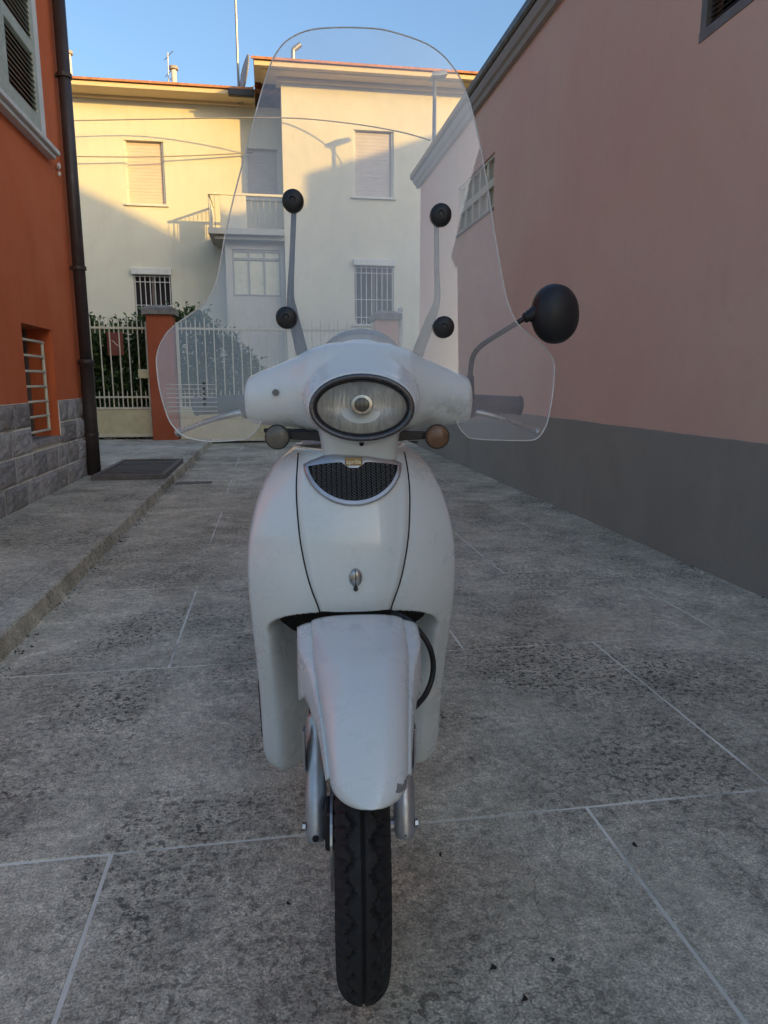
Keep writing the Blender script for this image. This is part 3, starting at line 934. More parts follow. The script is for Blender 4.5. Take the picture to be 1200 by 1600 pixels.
for i in range(3):
    u0, u1 = V1[0] + 0.04 + i * (ww - 0.04) / 3, V1[0] + (i + 1) * (ww - 0.04) / 3
    child(fbox(MB(), hV, u0, u1, 0.05, 0.06, zp + 0.03, ztr - 0.03), 'pane', M['vpane'], vw)
    child(fbox(MB(), hV, u0, u1, 0.05, 0.06, ztr + 0.03, V1[3] - 0.04), 'pane', M['vpane'], vw)
for i in range(4):
    u = V1[0] + i * (ww - 0.04) / 3
    child(fbox(MB(), hV, u, u + 0.04, 0.02, 0.065, zp + 0.002, V1[3] - 0.002), 'frame_post', M['vframe'], vw)
for z in (zp, ztr, V1[3] - 0.035):
    child(fbox(MB(), hV, V1[0] + 0.002, V1[1] - 0.002, 0.025, 0.07, z - 0.02 if z != zp else z + 0.001, z + 0.03), 'frame_rail', M['vframe'], vw)
# balcony
b0 = aty(326, 365, YV - 0.2).x
sl_ = child(MB().box(b0, xR0 - 0.006, YV - 0.35, YL - 0.01, ztv + 0.001, ztv + 0.13).box(b0 + 0.12, xR0 - 0.006, YV - 0.22, YL - 0.01, ztv - 0.08, ztv), 'balcony', M['vergrey'], house, bevel=0.01)
bp = rectpx(343, 305, 386, 362, YV - 0.3)
ztop = bp[3]
child(MB().box(bp[0], bp[1], YV - 0.33, YV - 0.29, ztv + 0.132, ztop), 'parapet_panel', M['cream'], sl_, bevel=0.006)
child(MB().box(b0 + 0.02, xR0 - 0.01, YV - 0.345, YV - 0.275, ztop + 0.001, ztop + 0.05), 'hand_rail', M['creambar'], sl_, bevel=0.006)
child(MB().box(b0 + 0.02, b0 + 0.06, YV - 0.274, YL - 0.02, ztop + 0.001, ztop + 0.04), 'hand_rail', M['creambar'], sl_)
x = b0 + 0.03
while x < xR0 - 0.05:
    if not bp[0] - 0.02 < x < bp[1] + 0.02:
        child(MB().tube([(x, YV - 0.31, ztv + 0.132), (x, YV - 0.31, ztop)], 0.007, 6), 'baluster', M['vframe'], sl_)
    x += 0.13
for i in range(9):
    y = YV - 0.2 + i * 0.11
    child(MB().tube([(b0 + 0.04, y, ztv + 0.132), (b0 + 0.04, y, ztop)], 0.008, 6), 'baluster', M['whitebar'], sl_)

# roof furniture
for nm, px, yb, yt, rad, lab in (('chimney_pipe', 110, 126, 85, 0.055, 'thin pale chimney pipe on house roof beside the drainpipe'), ('chimney_pipe', 273, 140, 109, 0.06, 'short chimney pipe on house roof beside the small aerial')):
    b = aty(px, yb, YL + 0.2); t = aty(px, yt, YL + 0.2)
    c = thing(nm, lab, 'chimney', (b.x, b.y, b.z), group='chimney pipes on the roof')
    child(MB().tube([(b.x, b.y, b.z - 0.25), (b.x, b.y, t.z)], rad, 12), 'flue', M['trimwhite'], c, smooth=True)
    child(MB().tube([(b.x, b.y, t.z), (b.x, b.y, t.z + 0.06)], rad * 1.7, 12), 'cap', M['eave'], c)
b = aty(263, 135, YL + 0.5); t = aty(262, 82, YL + 0.5)
an = thing('roof_aerial', 'small thin television aerial on house roof', 'aerial', b)
child(MB().tube([b - Vector((0, 0, 0.3)), t], 0.012, 6), 'mast', M['metal'], an)
for q in (0.0, 0.35, 0.5):
    child(MB().tube([t + Vector((-0.09, 0.1, -q - 0.12)), t + Vector((0.13, -0.1, -q))], 0.008, 6), 'aerial_element', M['metal'], an)
b = aty(373, 140, YL - 0.1); t = aty(370, 5, YL - 0.1)
ma = thing('antenna_mast', 'tall thin antenna mast rising from house roof beside the dish', 'mast', b)
child(MB().tube([b - Vector((0, 0, 0.3)), Vector((b.x, b.y, t.z + 1.2))], 0.028, 8), 'mast', M['metal'], ma)
dc = aty(381, 116, YL - 0.25)
di = thing('satellite_dish', 'grey satellite dish on house roof next to the mast', 'satellite dish', dc)
rings = []
for i in range(8):
    rr = 0.40 * i / 7
    rings.append([Vector((0.35 * rr * rr - 0.05, rr * math.cos(a * math.pi / 12), rr * math.sin(a * math.pi / 12))) for a in range(24)])
mbd = MB().loft(rings, caps=False)
rotd = Matrix.Rotation(R(14), 3, 'Z') @ Matrix.Rotation(R(10), 3, 'Y')
mbd.xform(lambda p: dc + rotd @ p)
d_ = child(mbd, 'dish', M['dish'], di, smooth=True)
d_.modifiers.new('sol', 'SOLIDIFY').thickness = 0.02
child(MB().tube([dc + rotd @ Vector((-0.04, 0, -0.38)), dc + rotd @ Vector((0.42, 0, -0.05))], 0.015, 6).ball(dc + rotd @ Vector((0.44, 0, -0.03)), 0.05, 0.05, 0.06, 10, 8), 'feed_arm', M['trimwhite'], di)
child(MB().tube([dc + Vector((-0.05, 0, 0)), dc + Vector((-0.06, 0.1, -0.55))], 0.025, 8), 'bracket', M['metal'], di)
vb = aty(458, 78, YR + 0.6)
ve_ = thing('roof_vent', 'small metal vent on the projecting wing roof', 'vent', vb)
child(MB().tube([vb - Vector((0, 0, 0.35)), vb], 0.05, 10), 'pipe', M['metal'], ve_)
child(MB().tube([vb, vb + Vector((0.16, 0, 0.12))], 0.055, 10), 'cowl', M['metal'], ve_)

# street lamp behind the pink building
lb = Vector((3.24, 14.3, 0))
lampz = aty(676, 124, 14.3).z
la = thing('street_lamp', 'grey street lamp on a thin pole behind the pink building', 'street lamp', lb)
child(MB().tube([lb, lb + Vector((0, 0, lampz))], [0.06, 0.035], 12), 'pole', M['metal'], la, smooth=True)
hd = MB().loft([[Vector((x, y, z)) for x, y, z in ((-0.16, -0.16 + t * 0.0, 0.0), (0.16, -0.16, 0.05), (0.18, 0.2, 0.07), (-0.14, 0.2, 0.02))] if t == 0 else
                [Vector((x, y, z)) for x, y, z in ((-0.12, -0.12, 0.09), (0.13, -0.12, 0.14), (0.15, 0.16, 0.16), (-0.10, 0.16, 0.11))] for t in (0, 1)])
hd.xform(lambda p: p + lb + Vector((0.06, 0, lampz)))
child(hd, 'lamp_head', M['metal'], la, bevel=0.01)
# cables across the facade
for lab, pts in (('pale cable strung across the facade under the cornice', [(90, 189, 16.9), (250, 186, 16.9), (437, 184, 16.3), (540, 192, 15.8), (620, 205, 15.2), (672, 219, 14.35)]),
                 ('thin lower cable strung across the left facade', [(90, 244, 17.2), (240, 245, 17.3), (395, 239, 17.4)])):
    o = MB().tube(crom([aty(*p) for p in pts], 6), 0.013, 6).build('cable', M['cable'], smooth=True)
    tag(o, lab, 'cable')

# ------------------------------------------------------------------ gate, pillars, hedge
GY = 12.45


def pillar(px0, px1, ptop, label, mat, Y=12.2):
    a = aty(px0, 600, Y).x; b = aty(px1, 600, Y).x
    zt = aty((px0 + px1) / 2, ptop, Y).z
    p_ = thing('gate_pillar', label, 'pillar', ((a + b) / 2, Y + 0.2, 0))
    child(MB().box(a, b, Y, Y + (b - a), -0.02, zt), 'shaft', mat, p_, bevel=0.012)
    c = MB().box(a - 0.06, b + 0.06, Y - 0.06, Y + (b - a) + 0.06, zt + 0.002, zt + 0.10)
    cx, cy = (a + b) / 2, Y + (b - a) / 2
    hw = (b - a) / 2 + 0.06
    c.loft([[(cx - hw, cy - hw, zt + 0.102), (cx + hw, cy - hw, zt + 0.102), (cx + hw, cy + hw, zt + 0.102), (cx - hw, cy + hw, zt + 0.102)],
            [(cx - hw * .5, cy - hw * .5, zt + 0.16), (cx + hw * .5, cy - hw * .5, zt + 0.16), (cx + hw * .5, cy + hw * .5, zt + 0.16), (cx - hw * .5, cy + hw * .5, zt + 0.16)]])
    child(c, 'cap', M['capstone'], p_, bevel=0.01)
    return a, b


pa, pb = pillar(234, 274, 492, 'terracotta gate pillar with grey stone cap beside the footgate', M['terra2'])
pc, pd = pillar(588, 622, 500, 'pink gate pillar seen through windscreen at the gate end', M['pink'], 12.25)


def gate(x0, x1, zb, label, group=None):
    t = thing('metal_gate', label, 'gate', ((x0 + x1) / 2, GY, zb), group=group)
    zt = aty(180, 512, GY).z
    zm = aty(180, 622, GY).z
    zp = aty(180, 640, GY).z
    zb_ = zb + 0.04
    pn = child(MB().box(x0 + 0.04, x1 - 0.04, GY - 0.006, GY + 0.006, zb_ + 0.04, zp - 0.005), 'panel', M['creampaint'], t)
    for z, h in ((zb_, 0.05), (zp, 0.04), (zm, 0.03), (zt - 0.02, 0.035)):
        child(MB().box(x0, x1, GY - 0.02, GY + 0.02, z, z + h), 'rail', M['creambar'], t, bevel=0.004)
    for x in (x0, x1 - 0.045):
        child(MB().box(x, x + 0.045, GY - 0.022, GY + 0.022, zb_ + 0.002, zt + 0.10), 'stile', M['creambar'], t, bevel=0.004)
    n = max(2, round((x1 - x0) / 0.155))
    for i in range(1, 2 * n):
        x = x0 + 0.02 + (x1 - x0 - 0.04) * i / (2 * n)
        if i % 2 == 0:
            child(MB().tube([(x, GY, zp + 0.02), (x, GY, zt + 0.13), (x, GY, zt + 0.19)], [0.0115, 0.0115, 0.003], 6), 'bar', M['creambar'], t)
        else:
            child(MB().tube([(x, GY, zt - 0.09), (x, GY, zt + 0.06), (x, GY, zt + 0.11)], [0.009, 0.009, 0.003], 6), 'short_bar', M['creambar'], t)
            child(MB().tube([(x, GY, zp + 0.0), (x, GY, zm + 0.08), (x, GY, zm + 0.12)], [0.009, 0.009, 0.003], 6), 'short_bar', M['creambar'], t)
    return t


g1 = gate(-3.55, pa - 0.02, PZ, 'cream footgate with spiked bars between red building and pillar')
lx0, lx1 = aty(216, 583, GY - 0.05).x, aty(234, 583, GY - 0.05).x
lz0, lz1 = aty(220, 591, GY - 0.05).z, aty(220, 577, GY - 0.05).z
child(MB().box(lx0, lx1, GY - 0.07, GY + 0.03, lz0, lz1), 'lock_box', M['creampaint'], g1, bevel=0.006)
g2 = gate(pb + 0.02, pc - 0.02, 0.0, 'wide cream driveway gate with spiked bars behind the scooter')
sx0, sx1 = aty(166, 530, GY - 0.04).x, aty(191, 530, GY - 0.04).x
sz0, sz1 = aty(178, 555, GY - 0.04).z, aty(178, 518, GY - 0.04).z
sg = thing('warning_plate', 'small red brown plate with white stroke wired to footgate', 'sign', ((sx0 + sx1) / 2, GY - 0.04, sz0))
child(MB().box(sx0, sx1, GY + 0.0145, GY + 0.0195, sz0, sz1), 'plate', M['sign'], sg, bevel=0.002)
mx, mz = (sx0 + sx1) / 2, (sz0 + sz1) / 2
child(MB().add([(mx - 0.075, GY + 0.0125, mz + 0.065), (mx - 0.02, GY + 0.0125, mz + 0.02), (mx - 0.02, GY + 0.0125, mz + 0.038), (mx + 0.08, GY + 0.0125, mz - 0.05), (mx + 0.02, GY + 0.0125, mz - 0.01), (mx + 0.02, GY + 0.0125, mz - 0.028)],
               [(0, 1, 2), (1, 5, 4, 2), (5, 3, 4)]), 'stroke', M['signmark'], sg)
ap = aty(627, 500, 12.3)
wp = thing('white_post', 'slim white post beside the pink gate pillar', 'post', (ap.x, 12.4, 0))
child(MB().tube([(ap.x, 12.4, 0), (ap.x, 12.4, aty(627, 487, 12.4).z)], 0.045, 12), 'shaft', M['trimwhite'], wp, smooth=True)
child(MB().ball((ap.x, 12.4, aty(627, 487, 12.4).z + 0.03), 0.055, 0.055, 0.05, 12, 8), 'finial', M['trimwhite'], wp, smooth=True)


def hedge(x0, x1, ya, yb, topfn, n, seed, label):
    t = thing('hedge', label, 'hedge', ((x0 + x1) / 2, (ya + yb) / 2, 0))
    rnd = random.Random(seed)
    V = []; Fc = []
    # clump centres, then leaves round each
    made = 0
    while made < n:
        x = rnd.uniform(x0, x1); y = rnd.uniform(ya, yb)
        top = topfn(x) + 0.22 * noise.noise(Vector((x * 2.2, y * 2.2, seed)))
        z = rnd.uniform(0.1, top)
        cl = rnd.uniform(0.06, 0.15)
        dens = noise.noise(Vector((x * 3, y * 3, z * 3 + seed)))
        if dens < -0.22 and z > 0.5 * top:
            continue
        for q in range(rnd.randint(7, 15)):
            c = Vector((x, y, z)) + Vector((rnd.gauss(0, 1), rnd.gauss(0, 1), rnd.gauss(0, 1))) * cl * 0.6
            L = rnd.uniform(0.06, 0.125); Wd = L * rnd.uniform(0.35, 0.5)
            d = Vector((rnd.gauss(0, 1), rnd.gauss(0, 1), rnd.gauss(0.4, 0.8))).normalized()
            s = d.cross(Vector((rnd.gauss(0, 1), rnd.gauss(0, 1), rnd.gauss(0, 1)))).normalized()
            nn = d.cross(s)
            b = len(V)
            V += [c, c + d * L * .5 + s * Wd * .5 + nn * 0.008, c + d * L, c + d * L * .5 - s * Wd * .5 + nn * 0.008]
            Fc.append((b, b + 1, b + 2, b + 3))
            made += 1
    # upright sprigs along the top
    for i in range(int((x1 - x0) * 13)):
        x = rnd.uniform(x0, x1); y = rnd.uniform(ya, yb)
        z = topfn(x) - 0.05
        hgt = rnd.uniform(0.08, 0.30)
        lean = Vector((rnd.gauss(0, .2), rnd.gauss(0, .2), 1)).normalized()
        for q in range(10):
            c = Vector((x, y, z)) + lean * hgt * q / 9
            d = (Vector((rnd.gauss(0, 1), rnd.gauss(0, 1), 0.9))).normalized()
            s = d.cross(Vector((rnd.gauss(0, 1), rnd.gauss(0, 1), rnd.gauss(0, 1)))).normalized()
            L = rnd.uniform(0.05, 0.09)
            b = len(V)
            V += [c, c + d * L * .5 + s * L * .22, c + d * L, c + d * L * .5 - s * L * .22]
            Fc.append((b, b + 1, b + 2, b + 3))
    me = bpy.data.meshes.new('foliage')
    me.from_pydata([tuple(v) for v in V], [], Fc)
    me.materials.append(M['leaf'])
    o = bpy.data.objects.new('foliage', me); col.objects.link(o)
    o.parent = t; o.matrix_parent_inverse = wmat(t).inverted()
    for i in range(int((x1 - x0) / 0.35)):
        x = x0 + 0.15 + i * 0.35
        ym = (ya + yb) / 2
        tp = topfn(x) * 0.8
        m_ = MB().tube(crom([(x, ym, -0.05), (x + rnd.uniform(-.05, .05), ym, tp * .4), (x + rnd.uniform(-.1, .1), ym + rnd.uniform(-.1, .1), tp)], 4), [0.028 - 0.0025 * q for q in range(9)], 6)
        m_.tube([(x, ym, tp * .35), (x + 0.16, ym - .1, tp * .75)], [0.014, 0.006], 5).tube([(x, ym, tp * .3), (x - 0.16, ym + .1, tp * .7)], [0.014, 0.006], 5)
        child(m_, 'stem', M['bark'], t)


hz = aty(200, 492, 13.1).z
hedge(-4.6, -1.75, 12.75, 13.55, lambda x: hz - 0.1 + 0.12 * math.sin(x * 3.1), 34000, 3, 'dense dark green hedge behind the cream footgate')
hedge(-1.7, -0.15, 12.8, 13.5, lambda x: interp(x, [(-1.7, hz + 0.02), (-1.3, hz + 0.05), (-0.6, hz - 0.5), (-0.15, hz - 1.0)]), 15000, 9, 'lower hedge sloping down behind the driveway gate')

# ------------------------------------------------------------------ neighbouring houses on the sunny side (they throw the evening shade)
UV = Vector((math.cos(SUN_AZ), math.sin(SUN_AZ), 0))
VV = Vector((math.sin(SUN_AZ), -math.cos(SUN_AZ), 0))
TE = math.tan(SUN_EL)


def to_uz(px, py, Y, v):
    p = aty(px, py, Y)
    return p.dot(UV), p.z + TE * (v - p.dot(VV))


def nb_house(name, label, prof, v, length, wm):
    """prof: outline in (u, z); body extruded away from the street"""
    u_mid = (prof[0][0] + prof[-1][0]) / 2
    base = UV * u_mid + VV * v
    t = thing(name, label, 'house', (base.x, base.y, 0))
    P = lambda u, z, d: UV * u + VV * (v + d) + Vector((0, 0, z))
    return t, P


# house A: gable roof behind the pink building, its eave points to the left
vA = 8.0
e1 = to_uz(476, 272, YR, vA); e2 = to_uz(650, 219, YR, vA); wl = to_uz(508, 300, YR, vA)
slope = (e2[1] - e1[1]) / (e2[0] - e1[0])
tA, P = nb_house('neighbour_house', 'plain neighbouring house with tiled gable roof behind the pink building', [e1, (e1[0] + 9, 0)], vA, 9, None)
ridge_u = e1[0] + 5.2
rz_ = e1[1] + slope * 5.2
ru2 = e1[0] + 10.4
a0 = wl[0]; a1 = ru2 - (wl[0] - e1[0])
m_ = MB()
poly = [(a0, -0.05), (a1, -0.05), (a1, e1[1] + slope * (a0 - e1[0]) - 0.15), (ridge_u, rz_ - 0.15), (a0, e1[1] + slope * (a0 - e1[0]) - 0.15)]
m_.loft([[P(u, z, 0.3) for u, z in poly], [P(u, z, 8) for u, z in poly]])
child(m_, 'wall', M['cream'], tA)
m_ = MB()
poly = [(e1[0], e1[1] - 0.16), (ridge_u, rz_ - 0.16), (ru2, e1[1] - 0.16), (ru2, e1[1]), (ridge_u, rz_), (e1[0], e1[1])]
m_.loft([[P(u, z, 0) for u, z in poly], [P(u, z, 8.4) for u, z in poly]])
child(m_, 'roof', M['tile'], tA)
# low flat-roofed building between the two gables
vB = 10.0
f1 = to_uz(520, 319, YR, vB); f0 = to_uz(290, 384, YL, vB)
zf = (to_uz(470, 319, YR, vB)[1])
tB, P = nb_house('garage_building', 'low flat roofed outbuilding between the neighbouring houses', [f0, f1], vB, 4, None)
m_ = MB()
poly = [(f0[0] - 1.5, -0.05), (f1[0] + 0.6, -0.05), (f1[0] + 0.6, zf - 0.2), (f0[0] - 1.5, f0[1] - 0.2)]
m_.loft([[P(u, z, 0) for u, z in poly], [P(u, z, 4) for u, z in poly]])
child(m_, 'wall', M['cream'], tB)
m_ = MB()
poly = [(f0[0] - 1.5, f0[1] - 0.199), (f1[0] + 0.6, zf - 0.199), (f1[0] + 0.6, zf), (f0[0] - 1.5, f0[1])]
m_.loft([[P(u, z, -0.1) for u, z in poly], [P(u, z, 4.1) for u, z in poly]])
child(m_, 'roof', M['gutter'], tB)
# house C: gable further along, its roof comes down to the right
vC = 12.5
g0 = to_uz(302, 380, YL, vC); g1_ = to_uz(115, 288, YL, vC)
slope = (g1_[1] - g0[1]) / (g0[0] - g1_[0])
tC, P = nb_house('neighbour_house', 'taller neighbouring house with tiled gable further along the sunny side', [(g0[0] - 9, 0), g0], vC, 9, None)
m_ = MB()
L = 6.0
poly = [(g0[0] - 2 * L + 0.4, -0.05), (g0[0] - 0.4, -0.05), (g0[0] - 0.4, g0[1] + 0.4 * slope - 0.18), (g0[0] - L, g0[1] + L * slope - 0.18), (g0[0] - 2 * L + 0.4, g0[1] + 0.4 * slope - 0.18)]
m_.loft([[P(u, z, 0.3) for u, z in poly], [P(u, z, 9) for u, z in poly]])
child(m_, 'wall', M['cream'], tC)
m_ = MB()
poly = [(g0[0] - 2 * L, g0[1] - 0.16), (g0[0] - L, g0[1] + L * slope - 0.16), (g0[0], g0[1] - 0.16), (g0[0], g0[1]), (g0[0] - L, g0[1] + L * slope), (g0[0] - 2 * L, g0[1])]
m_.loft([[P(u, z, 0) for u, z in poly], [P(u, z, 9.4) for u, z in poly]])
child(m_, 'roof', M['tile'], tC)

# ------------------------------------------------------------------ slatted mat on the pavement, drain cover
mt = thing('slatted_mat', 'dark weathered slatted scraper mat on the pavement by drainpipe', 'mat', (-1.5, 8.0, PZ))
mx0, mx1, my0, my1 = -1.80, -1.09, 7.22, 8.72
child(MB().box(mx0, mx1, my0, my0 + 0.05, PZ + 0.001, PZ + 0.05).box(mx0, mx1, my1 - 0.05, my1, PZ + 0.001, PZ + 0.05).box(mx0, mx0 + 0.05, my0 + 0.0502, my1 - 0.0502, PZ + 0.001, PZ + 0.048)
      .box(mx1 - 0.05, mx1, my0 + 0.0502, my1 - 0.0502, PZ + 0.001, PZ + 0.048), 'frame', M['matframe'], mt, bevel=0.004)
n = 11
for i in range(n):
    y = my0 + 0.07 + i * (my1 - my0 - 0.14) / n
    child(MB().box(mx0 + 0.052, mx1 - 0.052, y, y + 0.095, PZ + 0.012, PZ + 0.038 + random.uniform(-.003, .003)), 'slat', M['matwood'], mt, bevel=0.004)
dcv = MB().box(-1.03, -0.66, 7.45, 7.62, -0.003, 0.006).build('drain_cover', M['matframe'], bevel=0.002)
tag(dcv, 'small dark drain cover set in paving beside the slatted mat', 'drain cover')

# crumbs of dirt and dead moss swept against the kerb and the pink wall
rnd = random.Random(21)
cm = MB()
for i in range(900):
    y = rnd.uniform(1.6, 11.5)
    if noise.noise(Vector((y * 1.7, 5, 0))) < -0.1:
        continue
    if i % 3:
        x = KX + 0.014 + abs(rnd.gauss(0, 0.03))
    else:
        x = XR - 0.012 - abs(rnd.gauss(0, 0.03))
    r_ = rnd.uniform(0.002, 0.0065)
    a_ = rnd.uniform(0, 6)
    q = [Vector((x + r_ * math.cos(a_ + t) * rnd.uniform(.6, 1.6), y + r_ * math.sin(a_ + t) * rnd.uniform(.6, 1.6), 0.0016)) for t in (0, 1.6, 3.1, 4.7)]
    cm.add(q + [Vector((x, y, 0.0016 + r_ * rnd.uniform(.5, 1.1)))], [(0, 1, 4), (1, 2, 4), (2, 3, 4), (3, 0, 4)])
cmo = cm.build('dirt_crumbs', M['dryleaf'])
cmo['kind'] = 'stuff'
cmo['label'] = 'dark crumbs of dirt lying along the kerb and wall foot'
cmo['category'] = 'debris'

# dry leaves on the paving
lm = MB()
lm.grid([[(-0.014, 0, 0.002), (0, 0.004, 0.006), (0.014, 0.001, 0.003)], [(-0.011, 0.009, 0.001), (0.001, 0.011, 0.003), (0.012, 0.008, 0.006)], [(-0.004, 0.017, 0.004), (0.0, 0.019, 0.001), (0.005, 0.016, 0.003)]])
first = None
for (px, py, lab) in ((690, 1336, 'tiny dark leaf scrap on paving just right of the fork leg'), (994, 1320, 'dark leaf scrap on paving beside the right hand joint'), (452, 1411, 'dark leaf scrap on paving left of the front tyre'),
                      (766, 1511, 'dark leaf scrap, leftmost of three near the bottom edge of the paving'), (816, 1560, 'dark leaf scrap closest to the bottom edge, right of the tyre'), (860, 1500, 'dark leaf scrap, rightmost of three near the bottom edge of the paving')):
    q = atz(px, py, 0.002)
    if first is None:
        first = lm.build('dry_leaf', M['dryleaf'])
        o = first
    else:
        o = inst(first, 'dry_leaf', None, (0, 0, 0))
    s = random.uniform(0.45, 0.8)
    o.location = q; o.scale = (s, s * random.uniform(.5, 1), s); o.rotation_euler = (0, 0, random.uniform(0, 6))
    tag(o, lab, 'leaf', 'dry leaves on the paving')

# ------------------------------------------------------------------ the scooter
SC_AZ = R(6.93)
SO = Vector((0.137, 1.122, 0))
sc = thing('scooter', 'white retro motor scooter with tall clear windscreen facing the camera', 'scooter', SO, -SC_AZ)
MBODY = Matrix.Rotation(R(3.2), 4, 'Z')                       # body tail a little to the left
MSTEER = Matrix.Translation((-0.003, 0.02, 0)) @ Matrix.Rotation(R(1.0), 4, 'Z') @ Matrix.Translation((0, -0.02, 0))
MFEND = Matrix.Translation((0, 0.02, 0)) @ Matrix.Rotation(R(3.2), 4, 'Z') @ Matrix.Translation((0, -0.02, 0))


def body(mb): return mb.xform(lambda p: MBODY @ p)
def fend(mb): return mb.xform(lambda p: MFEND @ p)
def steer(mb): return mb.xform(lambda p: MSTEER @ p)


CAML = Vector((0, -1.13, CH))


def onsurf(x, z, yf, y_ref=0.3):
    """carry a point measured at depth y_ref along the sight line onto the surface y = yf(x, z)"""
    d = Vector((x, y_ref, z)) - CAML
    p = Vector((x, y_ref, z))
    for _ in range(6):
        s = (yf(p.x, p.z) - CAML.y) / d.y
        p = CAML + d * s
    return p


WR, WZ = 0.267, 0.267
# ---- wheels
def tyre(rad, half, nseg, tread):
    rows = []
    npf = 49
    for i in range(nseg):
        a = 2 * math.pi * i / nseg
        row = []
        for j in range(npf):
            t = -1 + 2 * j / (npf - 1)
            # outer profile: round crown, then side walls
            ang = t * R(128)
            x = half * math.sin(ang) * (1.0 if abs(ang) < R(90) else 1.0)
            r = rad - half * 0.98 + half * 0.98 * math.cos(ang)
            if abs(ang) > R(90):
                r = rad - half * 0.98 - (abs(ang) - R(90)) * half * 1.0
                x = math.copysign(half * (1 - 0.35 * ((abs(ang) - R(90)) / R(38)) ** 2), t)
            if tread:
                g = 0
                if abs(x) < 0.0018:
                    g = 0.005
                ph = a * 36 + (math.pi if x > 0 else 0)
                wv = 0.020 + 0.0065 * (2 * abs((ph / (2 * math.pi)) % 1 - 0.5) * 2 - 1)
                if abs(abs(x) - wv) < 0.0026 and abs(ang) < R(80):
                    g = 0.0055
                fr_ = (a * 36 / (2 * math.pi) * 2 + (0.5 if x > 0 else 0)) % 1
                if 0.025 < abs(x) and abs(ang) < R(95) and fr_ < 0.24:
                    g = 0.005
                    if abs(ang) > R(70):
                        x *= 0.955
                r -= g
            row.append((x, r * math.cos(a), r * math.sin(a)))
        rows.append(row)
    rows.append(rows[0])
    return MB().grid(rows)


def wheel(name, yc, rad, half, mat_fn, nseg):
    rim = MB()
    prof = [(-half * 0.6, rad - half * 2.05), (-half * 0.62, rad - half * 1.75), (-half * 0.45, rad - half * 2.0), (half * 0.45, rad - half * 2.0), (half * 0.62, rad - half * 1.75), (half * 0.6, rad - half * 2.05), (half * 0.4, rad - half * 2.5), (-half * 0.4, rad - half * 2.5)]
    rows = []
    for i in range(65):
        a = 2 * math.pi * i / 64
        rows.append([(x, r * math.cos(a), r * math.sin(a)) for x, r in prof + prof[:1]])
    rim.grid(rows)
    rim.tube([(-0.045, 0, 0), (0.045, 0, 0)], 0.032, 20)
    for k in range(5):
        a = 2 * math.pi * k / 5
        d = Vector((0, math.cos(a), math.sin(a)))
        rim.tube([d * 0.02, d * (rad - half * 2.3)], [0.016, 0.012], 8)
    T = lambda m: mat_fn(m.xform(lambda p: p + Vector((0, yc, rad))))
    w_ = T(rim).build(name, M['silver'], sc)
    smooth_angle(w_)
    ty = T(tyre(rad, half, nseg, nseg > 200)).build('tyre', M['rubber'], w_)
    smooth_angle(ty, 35)
    return w_


fw_ = wheel('front_wheel', 0, WR, 0.0425, steer, 432)
disc = MB().tube([(-0.052, 0, WZ), (-0.048, 0, WZ)], 0.105, 40)
steer(disc).build('brake_disc', M['dullchrome'], fw_)
wheel('rear_wheel', 1.27, WR, 0.047, body, 96)
# ---- fork
RK = Vector((0, math.sin(R(25)), math.cos(R(25))))
for s in (-1, 1):
    b0_ = Vector((s * 0.079, -0.012, 0.262))
    f = MB()
    f.tube([b0_ - RK * 0.012, b0_, b0_ + RK * 0.075, b0_ + RK * 0.08, b0_ + RK * 0.2, b0_ + RK * 0.205], [0.015, 0.0195, 0.0195, 0.0185, 0.0185, 0.015], 24)
    fk = steer(f).build('fork_leg', M['silver'], sc); smooth_angle(fk, 30)
    st = steer(MB().tube([b0_ + RK * 0.2, b0_ + RK * 0.32], 0.014, 16)).build('stanchion', M['black'], fk, smooth=True)
    ax = Vector((s * 0.079, -0.012, WZ + 0.01))
    steer(MB().tube([ax + Vector((s * 0.018, 0, 0)), ax + Vector((s * 0.0235, 0, 0))], 0.0075, 6)).build('axle_nut', M['dullchrome'], fk)
    steer(MB().tube([ax + Vector((0, -0.017, -0.012)), ax + Vector((0, -0.0205, -0.012))], 0.006 if s < 0 else 0.001, 10)).build('bolt', M['black'], fk)
    steer(MB().box(s * 0.0995 - 0.002, s * 0.0995 + 0.002, 0.02, 0.045, 0.36, 0.44)).build('fender_bracket', M['silver'], fk, bevel=0.001)
cal = MB().box(-0.062, -0.044, -0.055, 0.0, 0.255, 0.33).box(-0.066, -0.040, -0.045, -0.005, 0.27, 0.315)
steer(cal).build('brake_caliper', M['black'], sc, bevel=0.005)
steer(MB().tube([(-0.0425, 0, WZ), (-0.079, 0, WZ)], 0.012, 12).tube([(0.0425, 0, WZ), (0.079, 0, WZ)], 0.012, 12)).build('axle', M['silver'], sc)

# ---- front fender
FA0, FA1 = 38.2, 113.0


def fR(a): return interp(a, [(36, 0.306), (55, 0.318), (75, 0.332), (95, 0.352), (113, 0.376)])
def fWd(a): return interp(a, [(36, 0.056), (48, 0.0585), (60, 0.064), (75, 0.073), (90, 0.082), (113, 0.088)])


